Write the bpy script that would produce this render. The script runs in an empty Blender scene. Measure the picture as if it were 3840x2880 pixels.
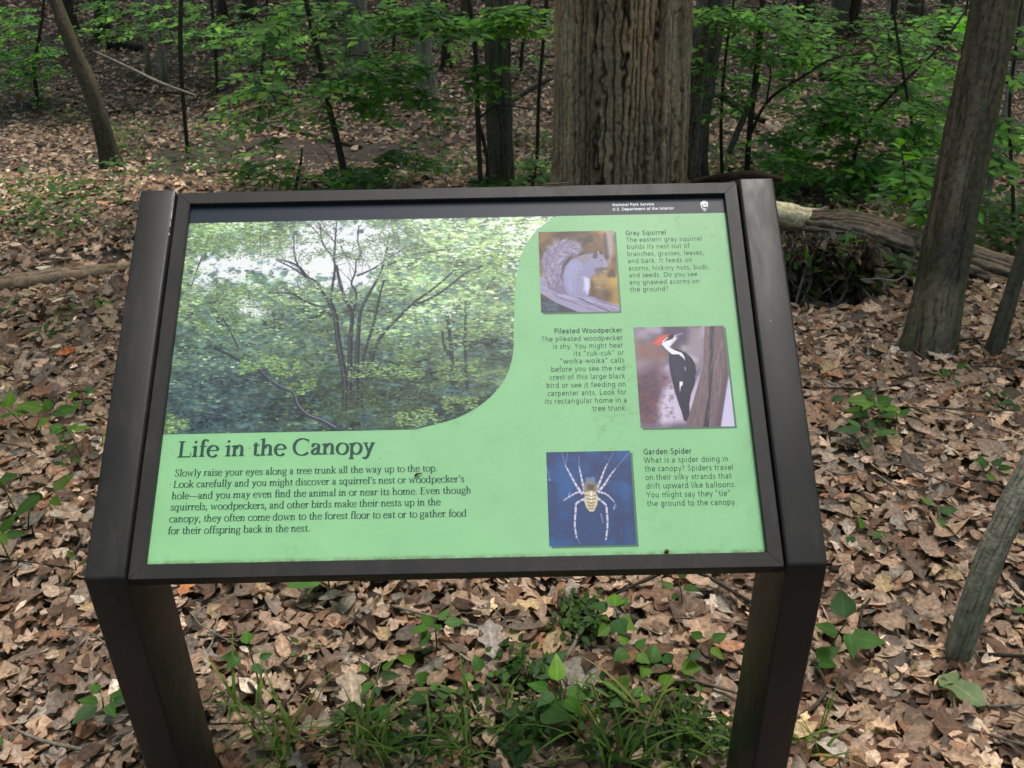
import bpy, bmesh, math, random
import numpy as np
from mathutils import Vector, Matrix
SC = bpy.context.scene
COL = SC.collection
rng = np.random.default_rng(7)
random.seed(7)
PI = math.pi

# ---------------------------------------------------------------- camera
CAMLOC = np.array([0.0846861, -1.4149351, 0.9061292])
CAMROT = (math.radians(56.270924), math.radians(0.9169826), math.radians(-0.6650056))
FPX = 4023.406            # focal length in pixels of the 3840 px wide photograph
cam_d = bpy.data.cameras.new('camera'); cam = bpy.data.objects.new('camera', cam_d); COL.objects.link(cam)
cam.location = CAMLOC; cam.rotation_euler = CAMROT
cam_d.sensor_width = 36.0; cam_d.lens = FPX / 3840 * 36
cam_d.clip_start = 0.05; cam_d.clip_end = 500
cam_d.dof.use_dof = True; cam_d.dof.focus_distance = 1.62; cam_d.dof.aperture_fstop = 20
SC.camera = cam

# ---------------------------------------------------------------- sky, sun, exposure
w = bpy.data.worlds.new('World'); SC.world = w; w.use_nodes = True
wn = w.node_tree.nodes; wl = w.node_tree.links
SUN_EL, SUN_AZ = math.radians(66), math.radians(28)      # azimuth clockwise from +Y (behind the sign, to the right)
sky = wn.new('ShaderNodeTexSky'); sky.sky_type = 'NISHITA'; sky.sun_disc = False
sky.sun_elevation = SUN_EL; sky.sun_rotation = SUN_AZ
sky.air_density = 1.0; sky.dust_density = 4.0; sky.ozone_density = 0.6
wl.new(sky.outputs[0], wn['Background'].inputs[0]); wn['Background'].inputs[1].default_value = 0.13
sd = bpy.data.lights.new('sun', 'SUN'); sun = bpy.data.objects.new('sun', sd); COL.objects.link(sun)
sd.energy = 2.4; sd.angle = math.radians(16); sd.color = (1.0, 0.97, 0.92)
sv = Vector((math.sin(SUN_AZ) * math.cos(SUN_EL), math.cos(SUN_AZ) * math.cos(SUN_EL), math.sin(SUN_EL)))
sun.rotation_euler = sv.to_track_quat('Z', 'Y').to_euler()
SC.view_settings.view_transform = 'Standard'; SC.view_settings.look = 'None'
SC.view_settings.exposure = 1.35; SC.view_settings.gamma = 1.0

# ---------------------------------------------------------------- helpers
ORG = {}
def tag(o, label=None, cat=None, group=None, kind=None):
    if label: o['label'] = label
    if cat: o['category'] = cat
    if group: o['group'] = group
    if kind: o['kind'] = kind
    return o
def thing(name, loc, label, cat, group=None):
    o = bpy.data.objects.new(name, None); COL.objects.link(o)
    o.empty_display_size = 0.05
    o.location = loc; ORG[o.name] = np.array(loc, float)
    return tag(o, label, cat, group)
def mesh(name, V, F, mat, parent=None, col=None, smooth=True, world=True, loc=None):
    """V Nx3 world coordinates (or local with world=False); F list of faces or an (M,4)/(M,3) array; col Nx4 point colours"""
    V = np.asarray(V, np.float64)
    org = np.zeros(3)
    if parent is not None and world: org = ORG[parent.name]
    if loc is not None: org = org + np.array(loc, float)
    me = bpy.data.meshes.new(name)
    Vl = V - org if world else V
    if isinstance(F, np.ndarray):
        k = F.shape[1]
        me.vertices.add(len(Vl)); me.vertices.foreach_set('co', Vl.astype(np.float32).ravel())
        me.loops.add(F.size); me.loops.foreach_set('vertex_index', F.astype(np.int32).ravel())
        me.polygons.add(len(F)); me.polygons.foreach_set('loop_start', np.arange(0, F.size, k, dtype=np.int32))
        me.update(calc_edges=True)
    else:
        me.from_pydata([tuple(v) for v in Vl], [], [tuple(f) for f in F])
    if smooth: me.polygons.foreach_set('use_smooth', np.ones(len(me.polygons), bool))
    if col is not None:
        a = me.color_attributes.new('Col', 'FLOAT_COLOR', 'POINT')
        a.data.foreach_set('color', np.asarray(col, np.float32).ravel())
    me.materials.append(mat)
    o = bpy.data.objects.new(name, me); COL.objects.link(o)
    if parent is not None: o.parent = parent
    if loc is not None: o.location = loc
    ORG[o.name] = org
    return o
class MB:
    """collects vertices, faces and colours of one mesh"""
    def __init__(s): s.V = []; s.F = {3: [], 4: []}; s.C = []; s.n = 0
    def add(s, V, F, C=None):
        V = np.asarray(V, float); F = np.asarray(F, int)
        s.V.append(V); s.F[F.shape[1]].append(F + s.n)
        if C is not None: s.C.append(np.broadcast_to(np.asarray(C, float), (len(V), 4)))
        s.n += len(V)
    def build(s, name, mat, parent=None, smooth=True, loc=None):
        V = np.concatenate(s.V); C = np.concatenate(s.C) if s.C else None
        if s.F[3] and s.F[4]:
            F = [list(f) for a in s.F[3] + s.F[4] for f in a]
        else:
            F = np.concatenate(s.F[4] or s.F[3])
        return mesh(name, V, F, mat, parent, C, smooth, loc=loc)

# value noise on a hashed lattice
_T = np.random.default_rng(3).random((256, 256))
def vnoise(x, y, seed=0, px=None):
    x = np.asarray(x, float) ; y = np.asarray(y, float)
    xi = np.floor(x).astype(int); yi = np.floor(y).astype(int)
    fx = x - xi; fy = y - yi
    fx = fx * fx * (3 - 2 * fx); fy = fy * fy * (3 - 2 * fy)
    def h(a, b):
        if px: a = a % px
        return _T[(a + seed * 37) & 255, (b + seed * 91) & 255]
    return (h(xi, yi) * (1 - fx) + h(xi + 1, yi) * fx) * (1 - fy) + (h(xi, yi + 1) * (1 - fx) + h(xi + 1, yi + 1) * fx) * fy
def fbm(x, y, seed=0, oct=3):
    s = 0; a = 0.5
    for k in range(oct):
        s = s + a * vnoise(x * 2 ** k, y * 2 ** k, seed + k); a *= 0.5
    return s / (1 - 0.5 ** oct)

# ---------------------------------------------------------------- terrain: a gentle slope down from the sign to a gully, then the far hillside
_DY = np.array([-60, -1, 1.8, 2.6, 4.4, 6.9, 9, 11, 12.5, 14, 20, 30, 60, 200])
_DD = np.array([1.70, 1.72, 1.76, 1.92, 2.37, 2.95, 3.5, 3.9, 4.0, 3.8, 2.4, 0.2, -4, -8])
def ground(x, y):
    x = np.asarray(x, float); y = np.asarray(y, float)
    yc = y - CAMLOC[1]
    d = 0
    for k, s in ((-0.5, .25), (0, .5), (0.5, .25)):
        d = d + s * np.interp(yc + k, _DY, _DD)
    z = CAMLOC[2] - d
    f = np.clip((yc - 2.2) / 3, 0, 1)
    z = z + f * ((fbm(x * .45 + 9, y * .45, 1) - .5) * .30) + (fbm(x * 1.7, y * 1.7 + 4, 5) - .5) * .07
    return z
_cx, _cy, _cz = CAMROT
RC = np.array(Matrix.Rotation(_cz, 3, 'Z') @ Matrix.Rotation(_cy, 3, 'Y') @ Matrix.Rotation(_cx, 3, 'X'))
U = 3840 / 2212.0
def ray(px, py):
    return RC @ np.array([(px * U - 1920) / FPX, -(py * U - 1440) / FPX, -1.0])
def A(px, py, yc):
    """point at distance yc in front of the camera seen where the 2212 px wide photograph has (px, py)"""
    d = ray(px, py); return CAMLOC + d * (yc / d[1])
def G(px, py):
    """ground point under that place of the photograph"""
    d = ray(px, py); t = np.linspace(0.8, 30, 3000)
    P = CAMLOC[None] + d[None] * t[:, None]
    h = P[:, 2] - ground(P[:, 0], P[:, 1])
    i = np.argmax(h < 0) if (h < 0).any() else len(t) - 1
    return P[i]
def gz(p): return np.array([p[0], p[1], float(ground(p[0], p[1]))])

# ---------------------------------------------------------------- materials
def mat(name):
    m = bpy.data.materials.new(name); m.use_nodes = True
    nt = m.node_tree; b = nt.nodes['Principled BSDF']
    return m, nt.nodes, nt.links, b
def simple(name, col, rough=.6, spec=.5, noise=0, scale=40, bump=0, bscale=200):
    m, n, l, b = mat(name)
    b.inputs['Base Color'].default_value = (*col, 1); b.inputs['Roughness'].default_value = rough
    b.inputs['Specular IOR Level'].default_value = spec
    tc = n.new('ShaderNodeTexCoord')
    if noise:
        t = n.new('ShaderNodeTexNoise'); t.inputs['Scale'].default_value = scale; t.inputs['Detail'].default_value = 5
        l.new(tc.outputs['Object'], t.inputs['Vector'])
        r = n.new('ShaderNodeMapRange'); r.inputs[1].default_value = .3; r.inputs[2].default_value = .7
        r.inputs[3].default_value = 1 - noise; r.inputs[4].default_value = 1 + noise
        l.new(t.outputs['Fac'], r.inputs[0])
        x = n.new('ShaderNodeMix'); x.data_type = 'RGBA'; x.blend_type = 'MULTIPLY'; x.inputs[0].default_value = 1
        x.inputs[6].default_value = (*col, 1); l.new(r.outputs[0], x.inputs[7]); l.new(x.outputs[2], b.inputs['Base Color'])
    if bump:
        t2 = n.new('ShaderNodeTexNoise'); t2.inputs['Scale'].default_value = bscale; t2.inputs['Detail'].default_value = 3
        l.new(tc.outputs['Object'], t2.inputs['Vector'])
        bp = n.new('ShaderNodeBump'); bp.inputs['Strength'].default_value = bump; bp.inputs['Distance'].default_value = .002
        l.new(t2.outputs['Fac'], bp.inputs['Height']); l.new(bp.outputs[0], b.inputs['Normal'])
    return m
def vcol(name, rough=.65, spec=.3, noise=.25, scale=60, translucent=0, veins=False, bump=0, bscale=150):
    """colour from the point attribute Col, broken up with noise; Col alpha = distance from the midrib"""
    m, n, l, b = mat(name)
    at = n.new('ShaderNodeAttribute'); at.attribute_name = 'Col'
    b.inputs['Roughness'].default_value = rough; b.inputs['Specular IOR Level'].default_value = spec
    tc = n.new('ShaderNodeTexCoord')
    t = n.new('ShaderNodeTexNoise'); t.inputs['Scale'].default_value = scale; t.inputs['Detail'].default_value = 4
    l.new(tc.outputs['Object'], t.inputs['Vector'])
    r = n.new('ShaderNodeMapRange'); r.inputs[1].default_value = .3; r.inputs[2].default_value = .7
    r.inputs[3].default_value = 1 - noise; r.inputs[4].default_value = 1 + noise
    l.new(t.outputs['Fac'], r.inputs[0])
    x = n.new('ShaderNodeMix'); x.data_type = 'RGBA'; x.blend_type = 'MULTIPLY'; x.inputs[0].default_value = 1
    l.new(at.outputs['Color'], x.inputs[6]); l.new(r.outputs[0], x.inputs[7]); out = x.outputs[2]
    if veins:
        v = n.new('ShaderNodeMapRange'); v.inputs[1].default_value = .02; v.inputs[2].default_value = .16
        v.inputs[3].default_value = 1.35; v.inputs[4].default_value = 1.0
        l.new(at.outputs['Alpha'], v.inputs[0])
        x2 = n.new('ShaderNodeMix'); x2.data_type = 'RGBA'; x2.blend_type = 'MULTIPLY'; x2.inputs[0].default_value = 1
        l.new(out, x2.inputs[6]); l.new(v.outputs[0], x2.inputs[7]); out = x2.outputs[2]
    l.new(out, b.inputs['Base Color'])
    if bump:
        t2 = n.new('ShaderNodeTexNoise'); t2.inputs['Scale'].default_value = bscale; t2.inputs['Detail'].default_value = 6
        l.new(tc.outputs['Object'], t2.inputs['Vector'])
        bp = n.new('ShaderNodeBump'); bp.inputs['Strength'].default_value = bump; bp.inputs['Distance'].default_value = .006
        l.new(t2.outputs['Fac'], bp.inputs['Height']); l.new(bp.outputs[0], b.inputs['Normal'])
    if translucent:
        tr = n.new('ShaderNodeBsdfTranslucent'); mx = n.new('ShaderNodeMixShader'); mx.inputs[0].default_value = translucent
        g = n.new('ShaderNodeMix'); g.data_type = 'RGBA'; g.blend_type = 'MULTIPLY'; g.inputs[0].default_value = 1
        g.inputs[7].default_value = (1.7, 1.6, .5, 1); l.new(out, g.inputs[6]); l.new(g.outputs[2], tr.inputs['Color'])
        l.new(b.outputs[0], mx.inputs[1]); l.new(tr.outputs[0], mx.inputs[2])
        l.new(mx.outputs[0], n['Material Output'].inputs['Surface'])
    return m
M_LEAF = vcol('green_leaf', .52, .22, .18, 25, translucent=.45, veins=True)
M_LITTER = vcol('dead_leaf', .66, .28, .42, 110, translucent=.10, veins=True)
M_BARK = vcol('bark', .85, .2, .35, 45, bump=.6, bscale=120)
M_TWIG = vcol('twig', .8, .2, .3, 80)
M_SOIL = simple('soil', (.050, .038, .028), .9, .2, .5, 12, .8, 40)
# ================================================================ the ground
def grid_sheet(xs, ys):
    X, Y = np.meshgrid(xs, ys); Z = ground(X, Y)
    nx, ny = len(xs), len(ys)
    i = (np.arange(ny - 1)[:, None] * nx + np.arange(nx - 1)[None]).ravel()
    return np.stack([X.ravel(), Y.ravel(), Z.ravel()], 1), np.stack([i, i + 1, i + 1 + nx, i + nx], 1)
xs = np.concatenate([np.linspace(-150, -14, 20)[:-1], np.linspace(-14, 14, 220), np.linspace(14, 150, 20)[1:]])
ys = np.concatenate([np.linspace(-60, -3, 14)[:-1], np.linspace(-3, 16, 180), np.linspace(16, 150, 30)[1:]])
V, F = grid_sheet(xs, ys)
tag(mesh('ground', V, F, M_SOIL), kind='structure')

# ================================================================ leaves (shared template builder)
def leaf_rows(kind, n):
    t = np.linspace(0, 1, n)
    if kind == 'oval': w = np.sin(PI * np.clip(t, 0, 1) ** .9) ** .85
    elif kind == 'ovate': w = np.sin(PI * t ** .62) ** .9 * (1.05 - .25 * t)
    elif kind == 'oak':
        b = np.sin(PI * np.clip(t, 0, 1) ** 1.15) ** .6
        w = b * (.74 + .30 * np.cos(2 * PI * t * 3.5 + 2.2))
    elif kind == 'tulip':
        w = np.interp(t, [0, .08, .2, .34, .46, .6, .75, .88, .97, 1], [.05, .45, .95, .72, .62, .95, .78, .45, .22, 0])
    elif kind == 'heart': w = np.interp(t, [0, .05, .18, .35, .6, .85, 1], [.35, .75, 1, .98, .70, .28, 0])
    elif kind == 'slim': w = np.sin(PI * t ** .8) ** 1.1
    w[0] = max(w[0], .02); w[-1] = min(w[-1], .03)
    return t, np.maximum(w, .02)
def leaves(mb, kind, n, P, D, N, L, R, C, fold, curl, cup, twist, jag=0.0):
    """P base points, D directions along the leaf, N upward normals (all Kx3), L lengths, R width/length, C Kx3 colours"""
    K = len(P)
    if K == 0: return
    t, w = leaf_rows(kind, n)
    D = D / np.linalg.norm(D, axis=1)[:, None]
    S = np.cross(N, D); S /= np.maximum(np.linalg.norm(S, axis=1), 1e-6)[:, None]
    N = np.cross(D, S)
    vv = np.array([-1., 0, 1.])
    a = np.broadcast_to(t[None, :, None], (K, n, 3)).copy()
    hw = w[None, :, None] * R[:, None, None] * .5
    if jag: hw = hw * (1 + jag * (rng.random((K, n, 3)) - .5) * 2)
    b = hw * vv[None, None, :]
    v = vv[None, None, :] * w[None, :, None]
    h = np.abs(b) * fold[:, None, None] + curl[:, None, None] * ((a - .3) ** 2) + cup[:, None, None] * b * b / R[:, None, None] + twist[:, None, None] * b * (a - .5)
    if jag: h = h + (rng.random((K, n, 3)) - .5) * .18 * jag * R[:, None, None]
    Lx = L[:, None, None]
    V = P[:, None, None, :] + (a * Lx)[..., None] * D[:, None, None, :] + (b * Lx)[..., None] * S[:, None, None, :] + (h * Lx)[..., None] * N[:, None, None, :]
    Cc = np.ones((K, n, 3, 4)); Cc[..., :3] = C[:, None, None, :]
    Cc[..., 3] = np.abs(vv)[None, None, :]
    base = (np.arange(K) * n * 3)[:, None, None]
    r = np.arange(n - 1)[None, :, None] * 3; c = np.arange(2)[None, None, :]
    i = (base + r + c).ravel()
    mb.add(V.reshape(-1, 3), np.stack([i, i + 1, i + 4, i + 3], 1), Cc.reshape(-1, 4))
def rand_dirs(K, tilt):
    az = rng.random(K) * 2 * PI; el = rng.normal(0, tilt, K)
    D = np.stack([np.cos(az) * np.cos(el), np.sin(az) * np.cos(el), np.sin(el)], 1)
    N = np.stack([rng.normal(0, tilt, K), rng.normal(0, tilt, K), np.ones(K)], 1)
    return D, N
LIT = np.array([[.36, .25, .17], [.43, .32, .24], [.30, .21, .15], [.22, .13, .08], [.12, .07, .045], [.47, .38, .29],
                [.30, .27, .23], [.27, .14, .08], [.40, .30, .17], [.20, .16, .13], [.55, .47, .38]])
LIT = LIT * np.array([.86, .80, .76])
LITP = np.array([.17, .17, .14, .12, .12, .07, .06, .06, .05, .08, .012]); LITP = LITP / LITP.sum()
# places where the bare soil shows: the cut bank behind the sign, the mud beside the fallen branch, the dark gully on the right
BARE = [(G(610, 335), 1.0, .8), (G(470, 362), .8, .75), (G(800, 340), .7, .6), (G(200, 568), .30, .75), (A(1560, 330, 6.6), 1.3, .6), (A(1750, 420, 5), .8, .5), (A(1000, 380, 5.9), .9, .5)]
def litter_band(y0, y1, hx0, hx1, dens, rows, size, tilt, zmax):
    area = (y1 - y0) * (hx0 + hx1); K = int(area * dens)
    yc = y0 + (y1 - y0) * rng.random(K); f = (yc - y0) / (y1 - y0)
    hx = hx0 + (hx1 - hx0) * f
    keep = rng.random(K) < hx / max(hx0, hx1) if hx1 > hx0 else np.ones(K, bool)
    x = (rng.random(K) * 2 - 1) * hx + CAMLOC[0]; y = yc + CAMLOC[1]
    for c, r, k in BARE:
        d = np.hypot(x - c[0], (y - c[1]) * 1.7) / r
        keep &= ~((d < 1 + .5 * (fbm(x * 3, y * 3, 8) - .5)) & (rng.random(K) < k))
    x, y = x[keep], y[keep]; K = len(x)
    z = ground(x, y) + rng.random(K) ** 1.5 * zmax
    D, N = rand_dirs(K, tilt)
    P = np.stack([x, y, z], 1)
    L = size * np.exp(np.clip(rng.normal(-.05, .40, K), -1.1, .55))
    P = P - D * (L * .5)[:, None]
    dark = .60 + .75 * fbm(x * .9, y * .9, 21)
    C = LIT[rng.choice(len(LIT), K, p=LITP)] * np.exp(rng.normal(-.08, .36, (K, 1))) * np.clip(dark, .5, 1.3)[:, None]
    return P, D, N, L, C
mb = MB()
def put(band, kinds, rows, wild):
    P, D, N, L, C = band; K = len(P); which = rng.choice(len(kinds), K, p=[k[1] for k in kinds])
    for i, (kd, _, r0) in enumerate(kinds):
        s = which == i; k = s.sum()
        big = {'oak': 1.45, 'tulip': 1.15}.get(kd, 1.0)
        leaves(mb, kd, rows[i] if isinstance(rows, (list, tuple)) else rows, P[s], D[s], N[s], L[s] * big, r0 * np.exp(rng.normal(0, .2, k)), C[s],
               rng.normal(.05, .22, k), rng.normal(.05, .26, k) * wild, rng.normal(.15, .6, k) * wild, rng.normal(0, .7, k) * wild, .09)
KN = [('oval', .48, .52), ('oak', .24, .55), ('tulip', .10, .9), ('slim', .18, .34)]
put(litter_band(.45, 3.7, 1.5, 2.9, 3700, 13, .042, .18, .04), KN, [9, 19, 11, 9], 1.0)
put(litter_band(3.7, 7.5, 2.9, 5.2, 1700, 9, .046, .24, .045), KN, [5, 11, 7, 5], 1.0)
put(litter_band(7.5, 16.5, 5.2, 10.5, 640, 5, .056, .26, .05), [('oval', .8, .55), ('slim', .2, .4)], [4, 4], 1.0)
tag(mb.build('leaf_litter', M_LITTER), 'brown fallen leaves of oak and beech carpeting the forest floor', 'leaf litter', kind='stuff')

# ================================================================ tubes with bark
def smooth_path(pts, n):
    P = np.array([p[:3] for p in pts], float); R = np.array([p[3] for p in pts], float)
    k = len(P); s = np.concatenate([[0], np.cumsum(np.linalg.norm(np.diff(P, axis=0), axis=1))]); s /= s[-1]
    u = np.linspace(0, 1, n); out = np.zeros((n, 3))
    # Catmull-Rom
    idx = np.clip(np.searchsorted(s, u, side='right') - 1, 0, k - 2)
    f = (u - s[idx]) / np.maximum(s[idx + 1] - s[idx], 1e-9)
    tg = np.zeros_like(P); ds = np.maximum(np.diff(s), 1e-9)[:, None]; sl = np.diff(P, axis=0) / ds
    tg[0], tg[-1] = sl[0], sl[-1]
    if k > 2: tg[1:-1] = (sl[:-1] * ds[1:] + sl[1:] * ds[:-1]) / (ds[:-1] + ds[1:])
    h = ds[idx]; f = f[:, None]; f2, f3 = f * f, f * f * f
    out = (2 * f3 - 3 * f2 + 1) * P[idx] + (f3 - 2 * f2 + f) * h * tg[idx] + (-2 * f3 + 3 * f2) * P[idx + 1] + (f3 - f2) * h * tg[idx + 1]
    return out, np.interp(u, s, R)
def tube(mb, pts, nu=10, nv=24, amp=0, freq=6, vfreq=1.0, col=(.1, .08, .06), col2=None, moss=0, seed=0, rough=0, flare=None, furrow=.12):
    """pts rows (x, y, z, radius). amp = ridge height in metres, freq = ridges around, vfreq = lattice cells per metre lengthwise"""
    C, R = smooth_path(pts, nv)
    T = np.gradient(C, axis=0); T /= np.maximum(np.linalg.norm(T, axis=1), 1e-9)[:, None]
    ref = np.array([1., 0, 0]) if abs(T[:, 0]).mean() < .8 else np.array([0, 0, 1.])
    S = np.cross(T, ref[None]); S /= np.linalg.norm(S, axis=1)[:, None]; B = np.cross(T, S)
    a = np.arange(nu) / nu; L = np.concatenate([[0], np.cumsum(np.linalg.norm(np.diff(C, axis=0), axis=1))])
    AA, LL = np.meshgrid(a, L)
    r = np.broadcast_to(R[:, None], AA.shape).copy()
    if rough: r *= 1 + rough * (vnoise(AA * 5, LL * 3 / max(R.mean() * 6, .05), seed, 5) - .5) * 2
    if flare:
        hh, gain, lob = flare
        r *= 1 + np.exp(-LL / hh) * gain * (1 + .5 * np.cos(AA * 2 * PI * lob + seed))
    e = np.ones_like(AA) * .6
    if amp:
        q = max(freq // 4, 2)
        warp = (vnoise(AA * q, LL * vfreq * .3, seed + 1, q) - .5) * 1.5 + (vnoise(AA * freq, LL * vfreq * .5, seed + 6, freq) - .5) * 1.0 + (vnoise(AA * freq * 2, LL * vfreq * 7, seed + 7, freq * 2) - .5) * .42
        warp = warp + (vnoise(AA * (freq // 2), LL * .15, seed + 17, freq // 2) - .5) * 1.6
        ph = AA * freq + warp
        cell = np.floor(ph)
        fur = np.abs(np.sin(PI * ph))                                   # long furrows between the plates
        off = _T[cell.astype(int) % freq & 255, seed & 255]
        brk = np.abs(((LL * vfreq * .55 + off * 7 + (vnoise(AA * freq, LL * vfreq, seed + 8, freq) - .5) * .9) % 1) - .5) * 2   # cracks across a plate
        n3 = vnoise(AA * freq * 2, LL * vfreq * 9, seed + 4, freq * 2)
        n4 = vnoise(AA * freq * 5, LL * vfreq * 2.5, seed + 3, freq * 5)
        n5 = vnoise(AA * freq * 7, LL * vfreq * 2.2, seed + 13, freq * 7)
        dep = .74 + .26 * np.clip(vnoise(AA * q * 2, LL * vfreq * .7, seed + 12, q * 2) * 2 - .3, 0, 1)
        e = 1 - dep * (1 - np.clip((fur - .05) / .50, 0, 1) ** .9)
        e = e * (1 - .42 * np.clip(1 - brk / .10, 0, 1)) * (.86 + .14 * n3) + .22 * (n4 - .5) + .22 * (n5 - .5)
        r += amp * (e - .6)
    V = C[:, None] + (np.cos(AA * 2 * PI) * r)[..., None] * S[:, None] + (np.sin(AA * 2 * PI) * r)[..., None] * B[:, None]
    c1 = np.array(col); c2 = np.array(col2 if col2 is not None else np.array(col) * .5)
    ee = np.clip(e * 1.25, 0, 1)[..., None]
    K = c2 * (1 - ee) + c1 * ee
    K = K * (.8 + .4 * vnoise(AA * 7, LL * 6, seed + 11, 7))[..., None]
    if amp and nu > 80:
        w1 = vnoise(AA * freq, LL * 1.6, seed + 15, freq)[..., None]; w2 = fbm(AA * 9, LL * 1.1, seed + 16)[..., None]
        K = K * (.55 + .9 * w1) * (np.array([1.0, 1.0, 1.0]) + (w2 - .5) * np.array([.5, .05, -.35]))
    if moss:
        m = np.clip((fbm(AA * 8, LL * 1.3, seed + 9) - .45) * 3.2, 0, 1)[..., None] * moss
        K = K * (1 - m) + np.array([.055, .075, .022]) * m
    CC = np.ones(AA.shape + (4,)); CC[..., :3] = K
    i = (np.arange(nv - 1)[:, None] * nu + np.arange(nu)[None]); j = (np.arange(nv - 1)[:, None] * nu + (np.arange(nu)[None] + 1) % nu)
    F = np.stack([i.ravel(), j.ravel(), j.ravel() + nu, i.ravel() + nu], 1)
    V = V.reshape(-1, 3); CC = CC.reshape(-1, 4)
    # close the ends with a centre vertex
    n0 = len(V)
    V = np.concatenate([V, C[:1], C[-1:]]); CC = np.concatenate([CC, CC[:1], CC[n0 - 1:n0]])
    k = np.arange(nu); k2 = (k + 1) % nu; q = np.full(nu, n0); q2 = np.full(nu, n0 + 1); o = (nv - 1) * nu
    caps = np.concatenate([np.stack([k2, k, q, q], 1), np.stack([o + k, o + k2, q2, q2], 1)])
    # degenerate quads are avoided: caps as fans of quads over pairs
    cq = []
    for s0, ctr, rev in ((0, n0, True), (o, n0 + 1, False)):
        for a0 in range(0, nu - 1, 2):
            f = [s0 + a0, s0 + a0 + 1, s0 + (a0 + 2) % nu, ctr]
            cq.append(f[::-1] if rev else f)
    mb.add(V, np.concatenate([F, np.array(cq)]), CC)
    return C, R
# ================================================================ the sign
TILT = math.radians(32.043164)
PW, PH, BORD, GAP, POSTW, POSTD = .90, .6184, .02285, .0029, .0590, .150
EU = np.array([1., 0, 0]); EV = np.array([0, math.cos(TILT), math.sin(TILT)]); EN = np.array([0, -math.sin(TILT), math.cos(TILT)])
def panelxy(fx, fy, n=-.009):
    """panel coordinates of a place in the 3840 px wide photograph"""
    d = RC @ np.array([(fx - 1920) / FPX, -(fy - 1440) / FPX, -1.0])
    p = CAMLOC + d * ((n - CAMLOC @ EN) / (d @ EN)); return float(p @ EU), float(p @ EV)
sign = thing('wayside_sign', (0, -.30, float(ground(0, -.3))), 'low tilted interpretive sign with green panel on two dark bronze posts', 'sign')
_o = ORG[sign.name]
def pmesh(name, V, F, m, parent, col=None, smooth=False):
    """a part lying in panel coordinates: child of the sign, or of the graphic panel"""
    o = mesh(name, V, F, m, None, col, smooth, world=False)
    o.parent = parent
    if parent is sign:
        o.location = tuple(-_o); o.rotation_euler = (TILT, 0, 0)
    return o
# --- powder-coated metal
M_BRONZE, n, l, b = mat('bronze_powder_coat')
b.inputs['Roughness'].default_value = .45; b.inputs['Specular IOR Level'].default_value = .30
tc = n.new('ShaderNodeTexCoord'); t1 = n.new('ShaderNodeTexNoise'); t1.inputs['Scale'].default_value = 900; t1.inputs['Detail'].default_value = 2
l.new(tc.outputs['Object'], t1.inputs['Vector'])
bp = n.new('ShaderNodeBump'); bp.inputs['Strength'].default_value = .25; bp.inputs['Distance'].default_value = .0006
l.new(t1.outputs['Fac'], bp.inputs['Height']); l.new(bp.outputs[0], b.inputs['Normal'])
t2 = n.new('ShaderNodeTexNoise'); t2.inputs['Scale'].default_value = 9; t2.inputs['Detail'].default_value = 6; l.new(tc.outputs['Object'], t2.inputs['Vector'])
cr = n.new('ShaderNodeValToRGB'); cr.color_ramp.elements[0].position = .35; cr.color_ramp.elements[1].position = .75
cr.color_ramp.elements[0].color = (.0125, .0110, .0105, 1); cr.color_ramp.elements[1].color = (.020, .0175, .0160, 1); l.new(t2.outputs['Fac'], cr.inputs[0])
vo = n.new('ShaderNodeTexVoronoi'); vo.inputs['Scale'].default_value = 38; l.new(tc.outputs['Object'], vo.inputs['Vector'])
mr = n.new('ShaderNodeMapRange'); mr.inputs[1].default_value = .045; mr.inputs[2].default_value = .02; l.new(vo.outputs['Distance'], mr.inputs[0])
sep = n.new('ShaderNodeSeparateColor'); l.new(vo.outputs['Color'], sep.inputs[0])
gt = n.new('ShaderNodeMath'); gt.operation = 'GREATER_THAN'; gt.inputs[1].default_value = .90; l.new(sep.outputs[0], gt.inputs[0])
mu = n.new('ShaderNodeMath'); mu.operation = 'MULTIPLY'; l.new(mr.outputs[0], mu.inputs[0]); l.new(gt.outputs[0], mu.inputs[1])
mx = n.new('ShaderNodeMix'); mx.data_type = 'RGBA'; l.new(mu.outputs[0], mx.inputs[0]); l.new(cr.outputs[0], mx.inputs[6]); mx.inputs[7].default_value = (.30, .29, .27, 1)
t5 = n.new('ShaderNodeTexNoise'); t5.inputs['Scale'].default_value = 22; t5.inputs['Detail'].default_value = 7; t5.inputs['Roughness'].default_value = .7
mp = n.new('ShaderNodeMapping'); mp.inputs['Scale'].default_value = (2.2, .5, .5); l.new(tc.outputs['Object'], mp.inputs[0]); l.new(mp.outputs[0], t5.inputs['Vector'])
rr_ = n.new('ShaderNodeMapRange'); rr_.inputs[1].default_value = .3; rr_.inputs[2].default_value = .7; rr_.inputs[3].default_value = .36; rr_.inputs[4].default_value = .56; l.new(t5.outputs['Fac'], rr_.inputs[0]); l.new(rr_.outputs[0], b.inputs['Roughness'])
du = n.new('ShaderNodeMapRange'); du.inputs[1].default_value = .55; du.inputs[2].default_value = .80; du.inputs[4].default_value = .16; l.new(t5.outputs['Fac'], du.inputs[0])
m5 = n.new('ShaderNodeMix'); m5.data_type = 'RGBA'; m5.inputs[7].default_value = (.12, .11, .09, 1); l.new(du.outputs[0], m5.inputs[0]); l.new(mx.outputs[2], m5.inputs[6])
l.new(m5.outputs[2], b.inputs['Base Color'])
M_DARK = simple('dark_gap', (.008, .008, .008), .8, .1)

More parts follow.
